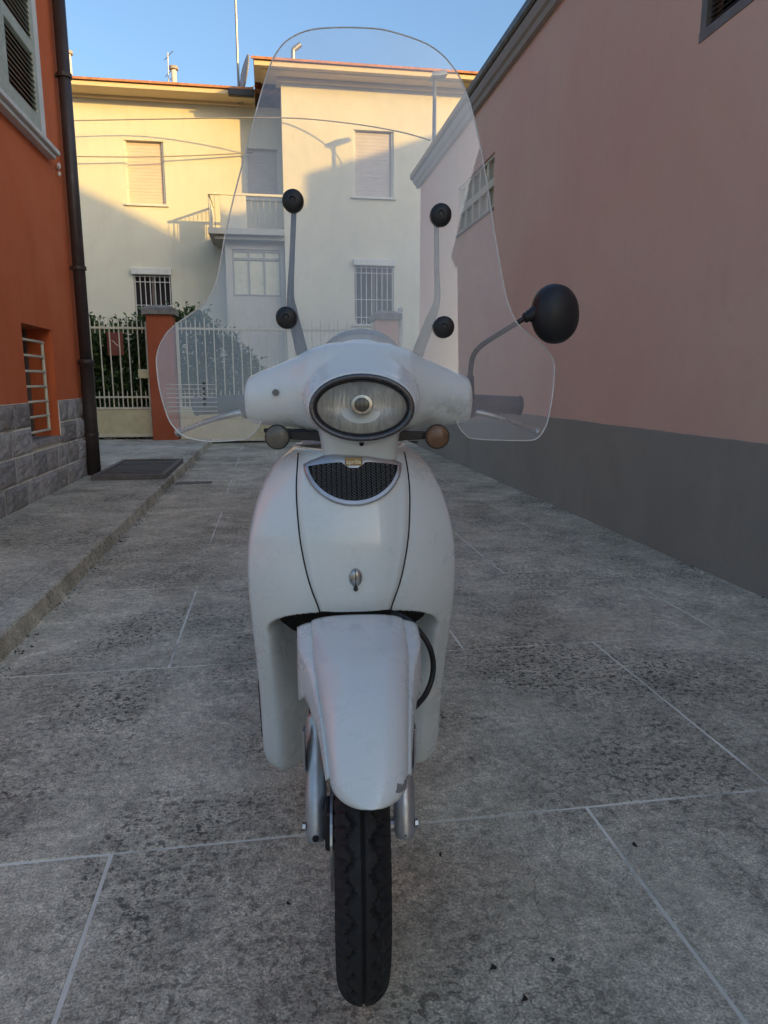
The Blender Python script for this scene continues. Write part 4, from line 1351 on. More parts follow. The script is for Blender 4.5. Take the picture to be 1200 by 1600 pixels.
rows = []
na = 60
nt = 33
edge = {-1: [], 1: []}
for i in range(na + 1):
    t = i / na
    a = FA0 + (FA1 - FA0) * (t ** 1.35)
    tip = 1.0
    if a < 48:
        tip = math.sqrt(max(0.0, 1 - ((48 - a) / 9.8) ** 2)) * 0.97 + 0.03
    w_ = fWd(a) * tip
    h = interp(a, [(36, 0.030), (50, 0.042), (80, 0.042), (100, 0.022), (113, 0.012)]) * tip
    row = []
    for j in range(nt):
        q = -1 + 2 * j / (nt - 1)
        u = math.sin(q * math.pi / 2)
        x = w_ * u
        dr = h * (1 - (1 - abs(u) ** 2.7) ** (1 / 2.0)) if abs(u) < 1 else h
        r = fR(a) - dr
        row.append(Vector((x, -r * math.cos(R(a)), WZ + r * math.sin(R(a)))))
    edge[-1].append((a, row[0])); edge[1].append((a, row[-1]))
    rows.append(row)
fd = fend(MB().grid(rows)).build('front_fender', M['paintchip'], sc, smooth=True)
sd = fd.modifiers.new('sol', 'SOLIDIFY'); sd.thickness = 0.004; sd.offset = -1
for s in (-1, 1):
    srows = []
    for a, p in edge[s]:
        if a < 48:
            continue
        drop = interp(a, [(46, 0.008), (58, 0.022), (70, 0.032), (80, 0.040), (87, 0.052), (93, 0.080), (99, 0.104), (113, 0.118)])
        fl = interp(a, [(46, 0.003), (60, 0.005), (70, 0.007), (80, 0.011), (88, 0.018), (96, 0.026), (113, 0.026)])
        sq = interp(a, [(60, 0.0), (85, 0.35), (100, 1.0)])          # squarer shoulders towards the rear
        rg_ = interp(a, [(46, 0.0035), (78, 0.0035), (92, 0.0)])
        ri = Vector((0, math.cos(R(a)), -math.sin(R(a))))
        pr = p + Vector((s * rg_, 0, 0)) - ri * rg_
        rowp = [p - Vector((s * 0.004, 0, 0)) + ri * 0.001, pr]
        for q in (0.015, 0.04, 0.07, 0.12, 0.3, 0.5, 0.75, 1.0):
            xs_ = (1 - (1 - q) ** 2) * (1 - sq) + sq * min(1, (q / 0.07)) ** 0.6
            rowp.append(p + Vector((s * (rg_ * 0.8 + fl * xs_), 0, 0)) + ri * (drop * q))
        srows.append(rowp)
    sk = fend(MB().grid(srows)).build('fender_skirt', M['paint'], fd, smooth=True)
    sk.modifiers.new('sol', 'SOLIDIFY').thickness = 0.003

# ---- leg shield
HW = [(0.128, 0.14), (0.133, 0.168), (0.142, 0.186), (0.158, 0.199), (0.185, 0.2055), (0.23, 0.2065), (0.30, 0.205), (0.38, 0.204), (0.5, 0.2065), (0.6, 0.210), (0.68, 0.2115), (0.745, 0.206), (0.81, 0.190), (0.85, 0.174), (0.88, 0.155), (0.90, 0.137), (0.912, 0.118)]
YC = [(0.10, 0.35), (0.18, 0.328), (0.3, 0.295), (0.42, 0.245), (0.52, 0.205), (0.6, 0.18), (0.66, 0.172), (0.75, 0.176), (0.83, 0.196), (0.88, 0.214), (0.92, 0.236)]


def sm(z, pts):   # softened interpolation
    return sum(interp(z + d, pts) * w for d, w in ((-0.03, .12), (-0.015, .23), (0, .3), (0.015, .23), (0.03, .12)))


def shw(z): return sm(z, HW) if 0.20 < z < 0.87 else interp(z, HW)


AZC, AB, AA = 0.53, 0.078, 0.181


def shield_y(x, z, arch=True):
    hw = shw(z)
    y = sm(z, YC) + 0.085 * (min(abs(x) / hw, 1.05)) ** 2.7
    if arch:
        f = min(max((z - AZC) / AB, 0), 1)
        if z > AZC:
            r = ((abs(x) / AA) ** 2.6 + ((z - AZC) / AB) ** 2.6) ** (1 / 2.6)
        else:
            r = abs(x) / AA
        q = min(max((1 - r) / (0.34 - 0.25 * f + 0.30 * min(max((AZC - z) / 0.2, 0), 1)), 0), 1)
        q = (q * q * (3 - 2 * q)) * (1 - f) + f * q ** 0.8
        y += 0.15 * q
    return y


zs = [0.1285, 0.130, 0.1325, 0.136, 0.140, 0.146, 0.153] + [0.160 + (0.50 - 0.160) * i / 40 for i in range(40)] + [0.50 + 0.125 * i / 50 for i in range(50)] + [0.625 + (0.912 - 0.625) * i / 36 for i in range(37)]
rows = []
for z in zs:
    hw = shw(z)
    row = []
    inner = shield_y(hw, z, False)
    for off, dx, sgn in ((0.11, -0.012, -1), (0.08, 0.004, -1), (0.035, 0.007, -1), (0.012, 0.0045, -1)):
        row.append((-(hw + dx), inner + off, z))
    nx = 110
    for j in range(nx + 1):
        q = -1 + 2 * j / nx
        x = hw * q
        row.append((x, shield_y(x, z), z))
    for off, dx in ((0.012, 0.0045), (0.035, 0.007), (0.08, 0.004), (0.11, -0.012)):
        row.append((hw + dx, inner + off, z))
    rows.append(row)
# top roll
top = rows[-1]
for dz, dy, sc_ in ((0.004, 0.008, 0.985), (0.006, 0.03, 0.96), (0.003, 0.07, 0.93)):
    rows.append([(x * sc_, y + dy, z + dz) for x, y, z in top])
ls = body(MB().grid(rows)).build('leg_shield', M['paint'], sc, smooth=True)
# faces deep in the wheel well get a darker grey
ls.data.materials.append(M['wellgrey'])
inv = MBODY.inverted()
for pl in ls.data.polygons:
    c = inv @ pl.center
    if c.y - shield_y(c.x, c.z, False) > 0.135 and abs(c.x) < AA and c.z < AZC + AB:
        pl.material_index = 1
body(MB().tube(crom([(-0.2085, 0.41, 0.23), (-0.2095, 0.40, 0.30), (-0.2105, 0.385, 0.38)], 4), 0.004, 6)).build('edge_strip', M['black'], ls)
# black sheet standing for the unlit gap at the top of the wheel arch
ln_ = MB()
lrow = []
for i in range(9):
    z = 0.50 + 0.1065 * i / 8
    hw_ = AA * 0.93 * max(0.05, 1 - max(0, (z - AZC) / AB) ** 2.6) ** (1 / 2.6)
    lrow.append([(hw_ * (-1 + 2 * j / 24), shield_y(0.9 * AA, z, False) + 0.025 + 0.075 * (1 - i / 8) + 0.03 * (1 - (-1 + 2 * j / 24) ** 2), z) for j in range(25)])
body(ln_.grid(lrow)).build('arch_shade', M['seam'], sc, smooth=True)
# inner shell behind the shield
rows = []
for i in range(20):
    z = 0.135 + 0.78 * i / 19
    hw = shw(z) - 0.010
    rows.append([(hw * (-1 + 2 * j / 16), shield_y(hw, z, False) + 0.10 + (0.15 if z < 0.6 else 0.05) * (1 - (-1 + 2 * j / 16) ** 2), z) for j in range(17)])
body(MB().grid(rows)).build('inner_shield', M['innerplastic'], sc, smooth=True)
# centre panel
SEAM = [(0.606, 0.066), (0.635, 0.079), (0.68, 0.0925), (0.75, 0.1055), (0.83, 0.1115), (0.87, 0.111), (0.905, 0.107)]
rows = []
for i in range(41):
    z = 0.611 + (0.908 - 0.611) * i / 40
    hw = sm(z, SEAM) - 0.0022
    row = []
    for j in range(33):
        q = -1 + 2 * j / 32
        lift = 0.0065 * min(1, (1 - abs(q)) / 0.05) ** 0.5
        flat = 0.004 * (1 - min(1, abs(q) / 0.82) ** 4)
        row.append((hw * q, shield_y(hw * q, z, False) - lift - flat + 0.001, z))
    rows.append(row)
cpn = body(MB().grid(rows)).build('centre_panel', M['paint'], sc, smooth=True)
for s in (-1, 1):
    pth = []
    for i in range(31):
        z = 0.607 + (0.909 - 0.607) * i / 30
        x = s * sm(z, SEAM)
        pth.append((x, shield_y(x, z, False) - 0.0005, z))
    body(MB().tube(pth, 0.0016, 6)).build('seam', M['seam'], cpn)
body(MB().tube([(x, shield_y(x, 0.6085, False) - 0.001, 0.6085) for x in [-0.066 + 0.132 * i / 24 for i in range(25)]], 0.0022, 6)).build('seam', M['seam'], cpn)

# grille: half-moon with a notch for the badge
GX, GZT, GZB, GW = -0.0, 0.914, 0.822, 0.092


def panel_y(x, z): return shield_y(x, z, False) - 0.0105


def gtop(q):   # upper edge of the opening for q in -1..1
    return 0.900 - 0.010 * q * q - 0.0125 * math.exp(-(q / 0.20) ** 4)


def gbot(q): return 0.893 - (0.893 - GZB - 0.006) * math.sqrt(max(0, 1 - q * q)) ** 1.15


ring_o = []
ring_i = []
nn = 72
for k in range(nn):
    a = 2 * math.pi * k / nn
    q = math.cos(a)
    if math.sin(a) >= 0:
        zo = 0.893 + (0.917 - 0.893) * (1 - abs(q) ** 2.4) - 0.001
        zi = max(gtop(q), 0.8905 - 0.002)
    else:
        zo = 0.893 - (0.893 - GZB + 0.004) * math.sqrt(max(0, 1 - q * q)) ** 1.1
        zi = gbot(q)
    ring_o.append((q * 0.0965, zo)); ring_i.append((q * 0.0875, zi))
R3 = lambda pts, d: [Vector((x, panel_y(x, z) + d, z)) for x, z in pts]
gf = MB().grid([R3(ring_o, 0.006), R3(ring_o, -0.004), R3([((a[0] * 0.6 + b[0] * 0.4), a[1] * 0.6 + b[1] * 0.4) for a, b in zip(ring_o, ring_i)], -0.0085), R3(ring_i, -0.007), R3(ring_i, 0.004)], True)
gobj = body(gf).build('grille', M['silver'], sc); smooth_angle(gobj, 50)
bk = MB().grid([[Vector((0.0875 * q_, panel_y(0.0875 * q_, z_) - 0.0018, z_)) for z_ in [gbot(q_) + (max(gtop(q_), gbot(q_) + 0.0005) - gbot(q_)) * t_ / 8 for t_ in range(9)]] for q_ in [-0.998 + 1.996 * i_ / 40 for i_ in range(41)]])
body(bk).build('grille_backing', M['seam'], gobj)
for i in range(19):
    x = -0.0855 + 0.0095 * i
    q = x / 0.0875
    if abs(q) > 0.97:
        continue
    za, zb_ = gbot(q) + 0.001, gtop(q) - 0.001
    n = max(3, int((zb_ - za) / 0.0048))
    pth = [(x + 0.0034 * (1 if k % 2 else -1), 0, za + (zb_ - za) * k / n) for k in range(n + 1)]
    pth = [(a, panel_y(a, c) - 0.0042, c) for a, _, c in pth]
    body(MB().tube(pth, 0.0013, 5)).build('grille_wire', M['grille'], gobj)
    pth2 = [(2 * x - a + 0.0, b + 0.0012, c) for a, b, c in pth]
    body(MB().tube(pth2, 0.0011, 5)).build('grille_wire', M['grille'], gobj)
bz = 0.8995
by_ = panel_y(0, bz) - 0.0105
bdg = body(MB().box(-0.0165, 0.0165, by_, by_ + 0.006, bz - 0.0088, bz + 0.0088)).build('badge', M['badge'], sc, bevel=0.0012)
cu = bpy.data.curves.new('badge_lettering', 'FONT')
cu.body = 'aprilia'
cu.size = 0.0118
cu.align_x = 'CENTER'; cu.align_y = 'CENTER'
cu.extrude = 0.0006
cu.offset = 0.00018
tmp = bpy.data.objects.new('tmp', cu)
col.objects.link(tmp)
bpy.context.view_layer.update()
me = bpy.data.meshes.new_from_object(tmp.evaluated_get(bpy.context.evaluated_depsgraph_get()))
bpy.data.objects.remove(tmp)
me.name = 'badge_lettering'
me.transform(MBODY @ Matrix.Translation((0, by_ - 0.0006, bz)) @ Matrix.Rotation(R(90), 4, 'X'))
me.materials.clear(); me.materials.append(M['badgetext'])
bl = bpy.data.objects.new('badge_lettering', me); col.objects.link(bl); bl.parent = bdg
# oval latch with split, and the screw below it
ly = panel_y(0, 0.68)
rings = []
for d, s in ((0.003, 1.0), (-0.003, 1.0), (-0.0065, 0.86), (-0.008, 0.5), (-0.0085, 0.02)):
    rings.append([(0.0125 * s * math.cos(2 * math.pi * k / 32), ly + d + 0.0, 0.682 + 0.0175 * s * math.sin(2 * math.pi * k / 32)) for k in range(32)])
lt = body(MB().loft(rings)).build('latch', M['dullchrome'], sc, smooth=True)
body(MB().box(-0.0008, 0.0008, ly - 0.0092, ly, 0.666, 0.698)).build('slot', M['seam'], lt)
body(MB().tube([(0, ly + 0.002, 0.6595), (0, ly - 0.004, 0.6595)], 0.0045, 12)).build('screw', M['black'], lt)

# ---- handlebar cowl with headlight nacelle, grown together
def ell(a, b, y, zc, xc=0.0, n=40, ex=2.0):
    o = []
    for k in range(n):
        t = 2 * math.pi * k / n
        c_, s_ = math.cos(t), math.sin(t)
        o.append(Vector((xc + a * math.copysign(abs(c_) ** (2 / ex), c_), y, zc + b * math.copysign(abs(s_) ** (2 / ex), s_))))
    return o


NX = 0.005
cw = MB()
cw.loft([ell(.02, .02, .43, 1.05, NX * .2), ell(.062, .06, .405, 1.05, NX * .3), ell(.092, .088, .35, 1.043, NX * .4), ell(.106, .098, .29, 1.036, NX * .6), ell(.112, .090, .24, 1.025, NX * .8),
         ell(.109, .078, .20, 1.014, NX), ell(.103, .068, .172, 1.008, NX), ell(.0985, .0635, .156, 1.006, NX), ell(.094, .0585, .152, 1.005, NX), ell(.0895, .0545, .156, 1.004, NX), ell(.088, .053, .19, 1.004, NX), ell(.085, .05, .215, 1.004, NX)])
arm = []
for x, ry, rz, zc, yc in ((.2335, .018, .022, 1.012, .335), (.2305, .034, .038, 1.012, .335), (.224, .042, .047, 1.014, .333), (.20, .048, .0545, 1.018, .328), (.165, .055, .062, 1.0225, .318), (.13, .064, .070, 1.028, .306), (.10, .076, .081, 1.033, .295), (.06, .085, .090, 1.036, .288), (0, .085, .092, 1.038, .288)):
    arm.append((x, ry, rz, zc, yc))
seq = [(-a[0], *a[1:]) for a in arm] + [a for a in reversed(arm[:-1])]
cw.loft([[Vector((x, yc + ry * math.cos(2 * math.pi * k / 32), zc + rz * math.sin(2 * math.pi * k / 32))) for k in range(32)] for x, ry, rz, zc, yc in seq])
nk = []
for z, hw, ya, yb in ((1.0, .09, .20, .37), (.965, .084, .192, .36), (.945, .079, .195, .355), (.925, .0765, .205, .35), (.905, .0775, .215, .345), (.895, .0775, .222, .345)):
    n = 36
    o = []
    for k in range(n):
        t = 2 * math.pi * k / n
        c_, s_ = math.cos(t), math.sin(t)
        o.append(Vector((hw * math.copysign(abs(c_) ** .6, c_), (ya + yb) / 2 + (yb - ya) / 2 * math.copysign(abs(s_) ** .6, s_), z)))
    nk.append(o)
cw.loft(nk)
cowl = cw.build('handlebar_cowl', M['paintcowl'], sc, smooth=True)
rmd = cowl.modifiers.new('remesh', 'REMESH'); rmd.mode = 'VOXEL'; rmd.voxel_size = 0.0032; rmd.use_smooth_shade = True
smd = cowl.modifiers.new('smooth', 'SMOOTH'); smd.factor = 0.5; smd.iterations = 9
MB().tube([(-0.163, 0.2555, 1.030), (-0.163, 0.2695, 1.030)], 0.0065, 16).build('plug', M['plug'], cowl)
MB().tube([(0.004, 0.192, 0.935), (0.004, 0.20, 0.935)], 0.0045, 12).build('plug', M['seam'], cowl)
MB().tube([(0.162, 0.2595, 1.012), (0.163, 0.271, 1.012)], 0.005, 12).build('plug', M['innerplastic'], cowl)
# headlight
LZ = 1.004
hr = MB().loft([ell(.0970, .0620, .168, LZ, NX), ell(.0965, .0615, .1535, LZ, NX), ell(.0930, .0580, .1475, LZ, NX), ell(.0880, .0532, .1495, LZ, NX), ell(.0845, .0500, .1555, LZ, NX), ell(.084, .0495, .175, LZ, NX)], caps=False)
hl = hr.build('headlight', M['ringgrey'], sc, smooth=True)
MB().loft([ell(.0850, .0505, .1575, LZ, NX), ell(.0832, .0488, .1530, LZ, NX), ell(.0815, .0470, .1575, LZ, NX)], caps=False).build('gasket', M['black'], hl, smooth=True)
rb = []
for i in range(9):
    t = i / 8
    s = 1 - t * 0.82
    rb.append(ell(.0835 * s, .049 * s, .166 + 0.040 * (1 - (1 - t) ** 2), LZ, NX))
MB().loft(list(reversed(rb)), caps=False).add(rb[-1], [tuple(range(len(rb[-1])))]).build('reflector', M['reflector'], hl, smooth=True)
lrows = []
for i in range(25):
    v = -1 + 2 * i / 24
    row = []
    for j in range(97):
        u = -1 + 2 * j / 96
        # disc mapping
        x = u * math.sqrt(max(0, 1 - v * v / 2)); z = v * math.sqrt(max(0, 1 - u * u / 2))
        rr = min(1, math.hypot(x, z))
        y = 0.158 - 0.010 * (1 - rr ** 2) + 0.0006 * math.sin(u * 62) * (1 if v < 0.55 else 0.2) * (1 if abs(u) > 0.3 else 0.35) * (1 - rr ** 6)
        row.append((NX + x * 0.0822, y, LZ + z * 0.0477))
    lrows.append(row)
MB().grid(lrows).build('lens', M['lens'], hl, smooth=True)
MB().loft([ell(.0145, .0135, .178, LZ + 0.005, NX), ell(.014, .013, .174, LZ + 0.005, NX), ell(.011, .010, .1728, LZ + 0.005, NX)]).build('bulb_shield', M['black'], hl, smooth=True)
MB().loft([ell(.0215, .0195, .1775, LZ + 0.005, NX), ell(.0215, .0195, .175, LZ + 0.005, NX), ell(.019, .017, .1745, LZ + 0.005, NX)]).build('bulb_ring', M['dullchrome'], hl, smooth=True)
# ---- instrument visor
vs = MB().ball((NX, 0.40, 1.098), 0.088, 0.045, 0.064, 32, 16).build('instrument_visor', M['visor'], sc, smooth=True)
# ---- grips, levers
for s in (-1, 1):
    pts = [Vector((s * 0.215, 0.340, 1.008)), Vector((s * 0.235, 0.342, 1.006)), Vector((s * 0.24, 0.342, 1.006))]
    gp = MB()
    path = [Vector((s * (0.228 + 0.122 * i / 40), 0.362 + 0.016 * i / 40, 1.006 - 0.006 * i / 40)) for i in range(41)]
    rad = [0.0185 + (0.0014 if i % 2 else 0) for i in range(41)]
    rad[0] = rad[1] = rad[2] = 0.0225; rad[-1] = 0.012; rad[-2] = 0.0205; rad[-3] = 0.0215
    gp.tube(path, rad, 20)
    gr_ = gp.build('grip', M['grip'], sc); smooth_angle(gr_, 60)
    lv = crom([(s * 0.222, 0.336, 0.992), (s * 0.26, 0.330, 0.985), (s * 0.305, 0.333, 0.973), (s * 0.345, 0.340, 0.959), (s * 0.378, 0.348, 0.946)], 6)
    lm_ = MB().tube(lv, [0.0075 - 0.0025 * min(1, i / 18) for i in range(len(lv))], 10).ball(lv[-1], 0.009, 0.009, 0.009, 14, 10)
    lm_.build('brake_lever', M['dullchrome'], sc, smooth=True)
    MB().ball((s * 0.232, 0.340, 0.995), 0.018, 0.02, 0.02, 14, 10).build('lever_bracket', M['rod'], sc, smooth=True)
# ---- turn signals
for s, mat_, xc in ((-1, 'siggrey', -0.160), (1, 'sigamber', 0.153)):
    zc = 0.9445
    rg = []
    for y, r in ((0.285, 0.006), (0.28, 0.015), (0.262, 0.0222), (0.245, 0.0245), (0.2405, 0.0245), (0.2405, 0.0225)):
        rg.append(ell(r, r, y, zc, xc, 28))
    ts = MB().loft(rg).build('turn_signal', M['black'], sc); smooth_angle(ts, 45)
    lr = []
    for y, r in ((0.2403, 0.0226), (0.2345, 0.0215), (0.2315, 0.017), (0.2302, 0.010), (0.23, 0.001)):
        lr.append(ell(r, r, y, zc, xc, 28))
    ln = MB().loft(lr).build('lens', M[mat_], ts, smooth=True)
    for q in range(-3, 4):
        x = xc + q * 0.0052
        hh = math.sqrt(max(0, 0.0195 ** 2 - (q * 0.0052) ** 2))
        MB().tube([(x, 0.2318 + 0.5 * (q * 0.0052) ** 2 * 12, zc - hh * 0.8), (x, 0.2302 + (q * 0.0052) ** 2 * 8, zc), (x, 0.2318 + 0.5 * (q * 0.0052) ** 2 * 12, zc + hh * 0.8)], 0.0009, 5).build('lens_rib', M[mat_], ts)
    x_in = s * 0.072
    MB().loft([[Vector((x, y, z)) for y, z in ((.258 - a, zc + .001 - b), (.27 + a, zc + .001 - b), (.27 + a, zc + .001 + b), (.258 - a, zc + .001 + b))] for x, a, b in ((xc - s * 0.012, 0.001, 0.0065), (xc - s * 0.03, 0.002, 0.008), (x_in + s * 0.02, 0.003, 0.009), (x_in, 0.005, 0.0115))]).build('stalk', M['black'], ts, bevel=0.002)
MB().tube(crom([(-0.192, 0.305, 0.953), (-0.15, 0.285, 0.9535), (-0.08, 0.28, 0.953)], 5), 0.0048, 8).build('cable_run', M['black'], sc)

# ---- windscreen
def wsy(x, z):
    return 0.286 + 0.10 * max(0, z - 0.98) + 0.30 * x * x + 0.05 * max(0, abs(x) - 0.26)


WL = [(0.931, -0.30), (0.936, -0.335), (0.944, -0.358), (0.96, -0.374), (0.983, -0.386), (1.034, -0.398), (1.084, -0.4015), (1.105, -0.399), (1.121, -0.393), (1.138, -0.383), (1.152, -0.371), (1.168, -0.350), (1.182, -0.328), (1.20, -0.304), (1.219, -0.288), (1.24, -0.278), (1.267, -0.270), (1.326, -0.257), (1.384, -0.241), (1.452, -0.220), (1.52, -0.1985), (1.586, -0.177), (1.62, -0.164), (1.641, -0.154), (1.66, -0.140), (1.671, -0.127), (1.68, -0.110), (1.687, -0.09), (1.691, -0.065), (1.693, -0.03)]
WRR = [(0.927, 0.30), (0.930, 0.335), (0.936, 0.366), (0.95, 0.378), (0.969, 0.386), (1.02, 0.394), (1.072, 0.3965), (1.09, 0.394), (1.103, 0.387), (1.12, 0.372), (1.135, 0.353), (1.152, 0.330), (1.172, 0.3125), (1.20, 0.299), (1.233, 0.2885), (1.317, 0.270), (1.411, 0.252), (1.502, 0.232), (1.564, 0.214), (1.60, 0.199), (1.619, 0.188), (1.637, 0.173), (1.651, 0.158), (1.664, 0.138), (1.675, 0.111), (1.685, 0.075), (1.691, 0.045), (1.693, 0.01)]
XI = [(0.931, 0.27), (0.936, 0.236), (0.946, 0.216), (0.962, 0.203), (0.985, 0.192), (1.04, 0.186)]
wm = MB()
zrow = [1.04 + 0.12 * i / 12 for i in range(12)] + [1.16 + 0.5 * i / 50 for i in range(51)] + [1.665, 1.67, 1.675, 1.68, 1.684, 1.687, 1.689, 1.691, 1.692, 1.6929]
wm.grid([[onsurf(interp(z, WL) + (interp(z, WRR) - interp(z, WL)) * j / 72, z, wsy) for j in range(73)] for z in zrow])
zlow = [0.9312, 0.9325, 0.934, 0.936, 0.9385, 0.942, 0.946, 0.951, 0.956, 0.962, 0.97, 0.977, 0.985, 0.995, 1.005, 1.02, 1.03, 1.04]
wm.grid([[onsurf(interp(z, WL) + (-interp(z, XI) - interp(z, WL)) * j / 24, z, wsy) for j in range(25)] for z in zlow])
wm.grid([[onsurf(interp(z, XI) + (interp(z, WRR) - interp(z, XI)) * j / 24, z, wsy) for j in range(25)] for z in zlow])
ws = wm.build('windscreen', M['acrylic'], sc, smooth=True)
bm = bmesh.new(); bm.from_mesh(ws.data)
bmesh.ops.remove_doubles(bm, verts=bm.verts, dist=0.0002)
bm.to_mesh(ws.data); bm.free()
outl = [onsurf(interp(z, WL), z, wsy) for z in [0.9312] + [z for z, _ in WL[1:]]]
outr = [onsurf(interp(z, WRR), z, wsy) for z in [0.9312] + [z for z, _ in WRR[1:] if z > 0.9315]]
loop = [onsurf(-0.198, 0.972, wsy), onsurf(-0.206, 0.957, wsy), onsurf(-0.217, 0.945, wsy), onsurf(-0.238, 0.935, wsy)] + outl + list(reversed(outr)) + [onsurf(0.238, 0.935, wsy), onsurf(0.217, 0.945, wsy), onsurf(0.206, 0.957, wsy), onsurf(0.198, 0.972, wsy)]
MB().tube(crom(loop, 3), 0.0014, 6).build('windscreen_edge', M['edge'], ws, smooth=True)
for (x, z) in ((-0.124, 1.39), (-0.142, 1.174), (0.160, 1.367), (0.169, 1.157)):
    q = onsurf(x, z, wsy)
    kr = []
    for d, r in ((0.006, 0.016), (0.004, 0.0205), (-0.004, 0.0215), (-0.011, 0.0205), (-0.0145, 0.017), (-0.0155, 0.006), (-0.013, 0.0045), (-0.013, 0.0004)):
        kr.append(ell(r, r, q.y + d, q.z - d * 0.1, q.x, 28))
    kb = MB().loft(kr).build('knob', M['black'], ws); smooth_angle(kb, 50)
for s, path, in ((-1, [(-0.112, 0.335, 1.085), (-0.118, 0.333, 1.118), (-0.134, 0.341, 1.19), (-0.137, 0.341, 1.225), (-0.133, 0.351, 1.30), (-0.127, 0.359, 1.405)]),
                 (1, [(0.112, 0.335, 1.075), (0.120, 0.333, 1.105), (0.147, 0.341, 1.175), (0.160, 0.341, 1.215), (0.159, 0.348, 1.28), (0.158, 0.356, 1.385)])):
    rad = [0.0105, 0.0125, 0.0105, 0.007, 0.0055, 0.0055]
    pp = crom(path, 5)
    rr = [interp(i / (len(pp) - 1), [(k / 5, rad[k]) for k in range(6)]) for i in range(len(pp))]
    MB().tube(pp, rr, 12).build('support_rod', M['rod'], ws, smooth=True)
    a, b = (-0.142, 1.174) if s < 0 else (0.169, 1.157)
    q = onsurf(a, b, wsy)
    MB().tube([q + Vector((0, 0.006, 0)), Vector((path[2][0], path[2][1], path[2][2] + 0.0))], 0.007, 8).build('support_stub', M['rod'], ws)
    a, b = (-0.124, 1.39) if s < 0 else (0.160, 1.367)
    q = onsurf(a, b, wsy)
    MB().tube([q + Vector((0, 0.006, 0)), q + Vector((0, 0.03, 0))], 0.006, 8).build('support_stub', M['rod'], ws)
# faded table print low on the left lobe
for i in range(7):
    z = 1.045 - i * 0.0088
    pr = MB()
    seg = [onsurf(-0.385 + 0.10 * j / 12, z, wsy) + Vector((0, -0.0008, 0)) for j in range(13)]
    pr.tube(seg, 0.0008, 4)
    pr.build('printed_line', M['print'], ws)
for i in range(5):
    q = onsurf(-0.310, 1.0475 - i * 0.0102, wsy)
    MB().box(q.x - 0.0025, q.x + 0.0025, q.y - 0.0018, q.y - 0.0008, q.z - 0.0022, q.z + 0.0022).build('printed_dot', M['black'], ws)

# ---- mirror on one side
mc = Vector((0.414, 0.372, 1.191))
rg = []
for y, s in ((0.014, 0.90), (0.012, 0.99), (0.004, 1.0), (-0.008, 0.95), (-0.018, 0.84), (-0.026, 0.66), (-0.031, 0.42), (-0.0335, 0.18), (-0.034, 0.01)):
    rg.append(ell(0.052 * s, 0.0615 * s, y, 0, 0, 40, 2.1))
tilt = Matrix.Rotation(R(-6), 3, 'Y') @ Matrix.Rotation(R(10), 3, 'Z')
mi = MB().loft(rg).xform(lambda p: mc + tilt @ p).build('mirror', M['black'], sc, smooth=True)
MB().loft([ell(.046, .055, .0148, 0), ell(.045, .054, .0152, 0)]).xform(lambda p: mc + tilt @ p).build('mirror_glass', M['mirror'], mi)
stp = crom([(0.230, 0.345, 1.03), (0.2325, 0.350, 1.06), (0.2355, 0.354, 1.089), (0.241, 0.357, 1.108), (0.256, 0.360, 1.125), (0.286, 0.364, 1.1445), (0.322, 0.368, 1.166), (0.358, 0.372, 1.188)], 5)
MB().tube(stp, 0.0054, 12).build('stalk', M['black'], mi, smooth=True)
MB().tube([(0.2285, 0.340, 1.015), (0.2300, 0.345, 1.035), (0.2325, 0.350, 1.062)], [0.014, 0.0115, 0.0085], 12).build('stalk_base', M['black'], mi, smooth=True)
bpth = [Vector((0.346, 0.372, 1.181)).lerp(Vector((0.382, 0.370, 1.197)), i / 10) for i in range(11)]
MB().tube(bpth, [0.009 + 0.010 * i / 10 + (0.0016 if i % 2 else -0.0008) for i in range(11)], 16).build('boot', M['black'], mi, smooth=True)

# ---- brake hose looping out on the right of the wheel arch
MB().tube(crom([(0.062, 0.20, 0.600), (0.100, 0.175, 0.585), (0.134, 0.165, 0.540), (0.143, 0.165, 0.490), (0.128, 0.150, 0.448), (0.095, 0.11, 0.430), (0.07, 0.06, 0.425)], 7), 0.0055, 10).build('brake_hose', M['black'], sc, smooth=True)

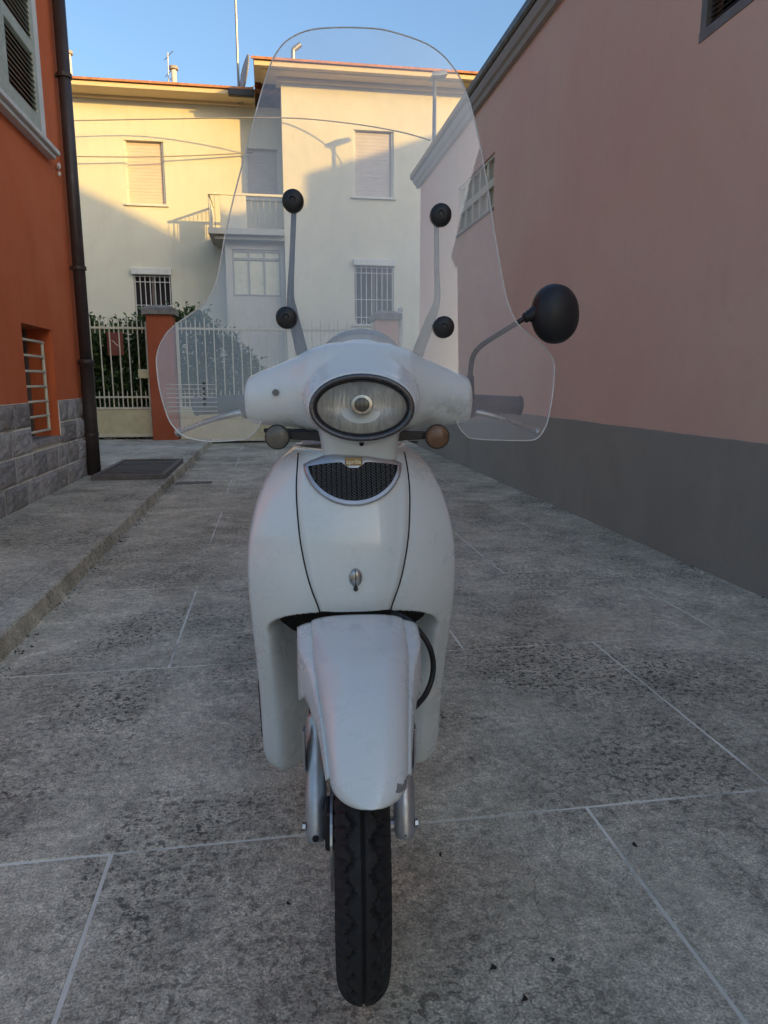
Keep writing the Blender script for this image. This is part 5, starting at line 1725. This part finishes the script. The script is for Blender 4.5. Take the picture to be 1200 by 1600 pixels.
# ---- rear half: floorboard, body, seat, stand, exhaust
def sup(hw, y, z0_, z1_, n=28, ex=3.0):
    o = []
    for k in range(n):
        t = 2 * math.pi * k / n
        c_, s_ = math.cos(t), math.sin(t)
        o.append(Vector((hw * math.copysign(abs(c_) ** (2 / ex), c_), y, (z0_ + z1_) / 2 + (z1_ - z0_) / 2 * math.copysign(abs(s_) ** (2 / ex), s_))))
    return o


body(MB().loft([sup(.17, .50, .22, .30), sup(.185, .54, .22, .285), sup(.18, .6, .22, .28), sup(.165, .76, .22, .30)])).build('floorboard', M['innerplastic'], sc, smooth=True)
body(MB().loft([sup(.10, .72, .27, .60), sup(.15, .76, .26, .70), sup(.175, .9, .30, .73), sup(.18, 1.1, .40, .745), sup(.16, 1.3, .47, .75), sup(.11, 1.47, .55, .74), sup(.05, 1.53, .60, .72)])).build('rear_body', M['paint'], sc, smooth=True)
body(MB().loft([sup(.10, .70, .70, .80), sup(.155, .74, .70, .865), sup(.168, .82, .70, .875), sup(.165, 1.0, .71, .85), sup(.16, 1.15, .72, .875), sup(.14, 1.35, .73, .87), sup(.08, 1.45, .74, .83)])).build('seat', M['seat'], sc, smooth=True)
body(MB().tube(crom([(0.11, 0.6, 0.20), (0.13, 0.9, 0.22), (0.15, 1.1, 0.26)], 5), 0.022, 12).tube([(0.15, 1.05, 0.26), (0.16, 1.5, 0.34)], [0.045, 0.05], 16)).build('exhaust', M['dullchrome'], sc, smooth=True)
body(MB().tube([(-0.09, 0.78, 0.25), (-0.15, 0.92, 0.012)], 0.013, 10).tube([(0.09, 0.78, 0.25), (0.15, 0.92, 0.012)], 0.013, 10).tube([(-0.12, 0.85, 0.13), (0.12, 0.85, 0.13)], 0.010, 10)).build('centre_stand', M['black'], sc)
body(MB().box(-0.10, -0.055, 0.70, 1.32, 0.22, 0.34)).build('engine_casing', M['silver'], sc, bevel=0.03)
body(MB().tube([(-0.12, 0.18 + .15, 0.87), (0.12, 0.33, 0.87)], 0.01, 8)).build('head_bearing', M['black'], sc)
body(MB().tube([(0, 0.30, 0.62), (0, 0.36, 0.93)], 0.03, 16)).build('steering_column', M['black'], sc, smooth=True)
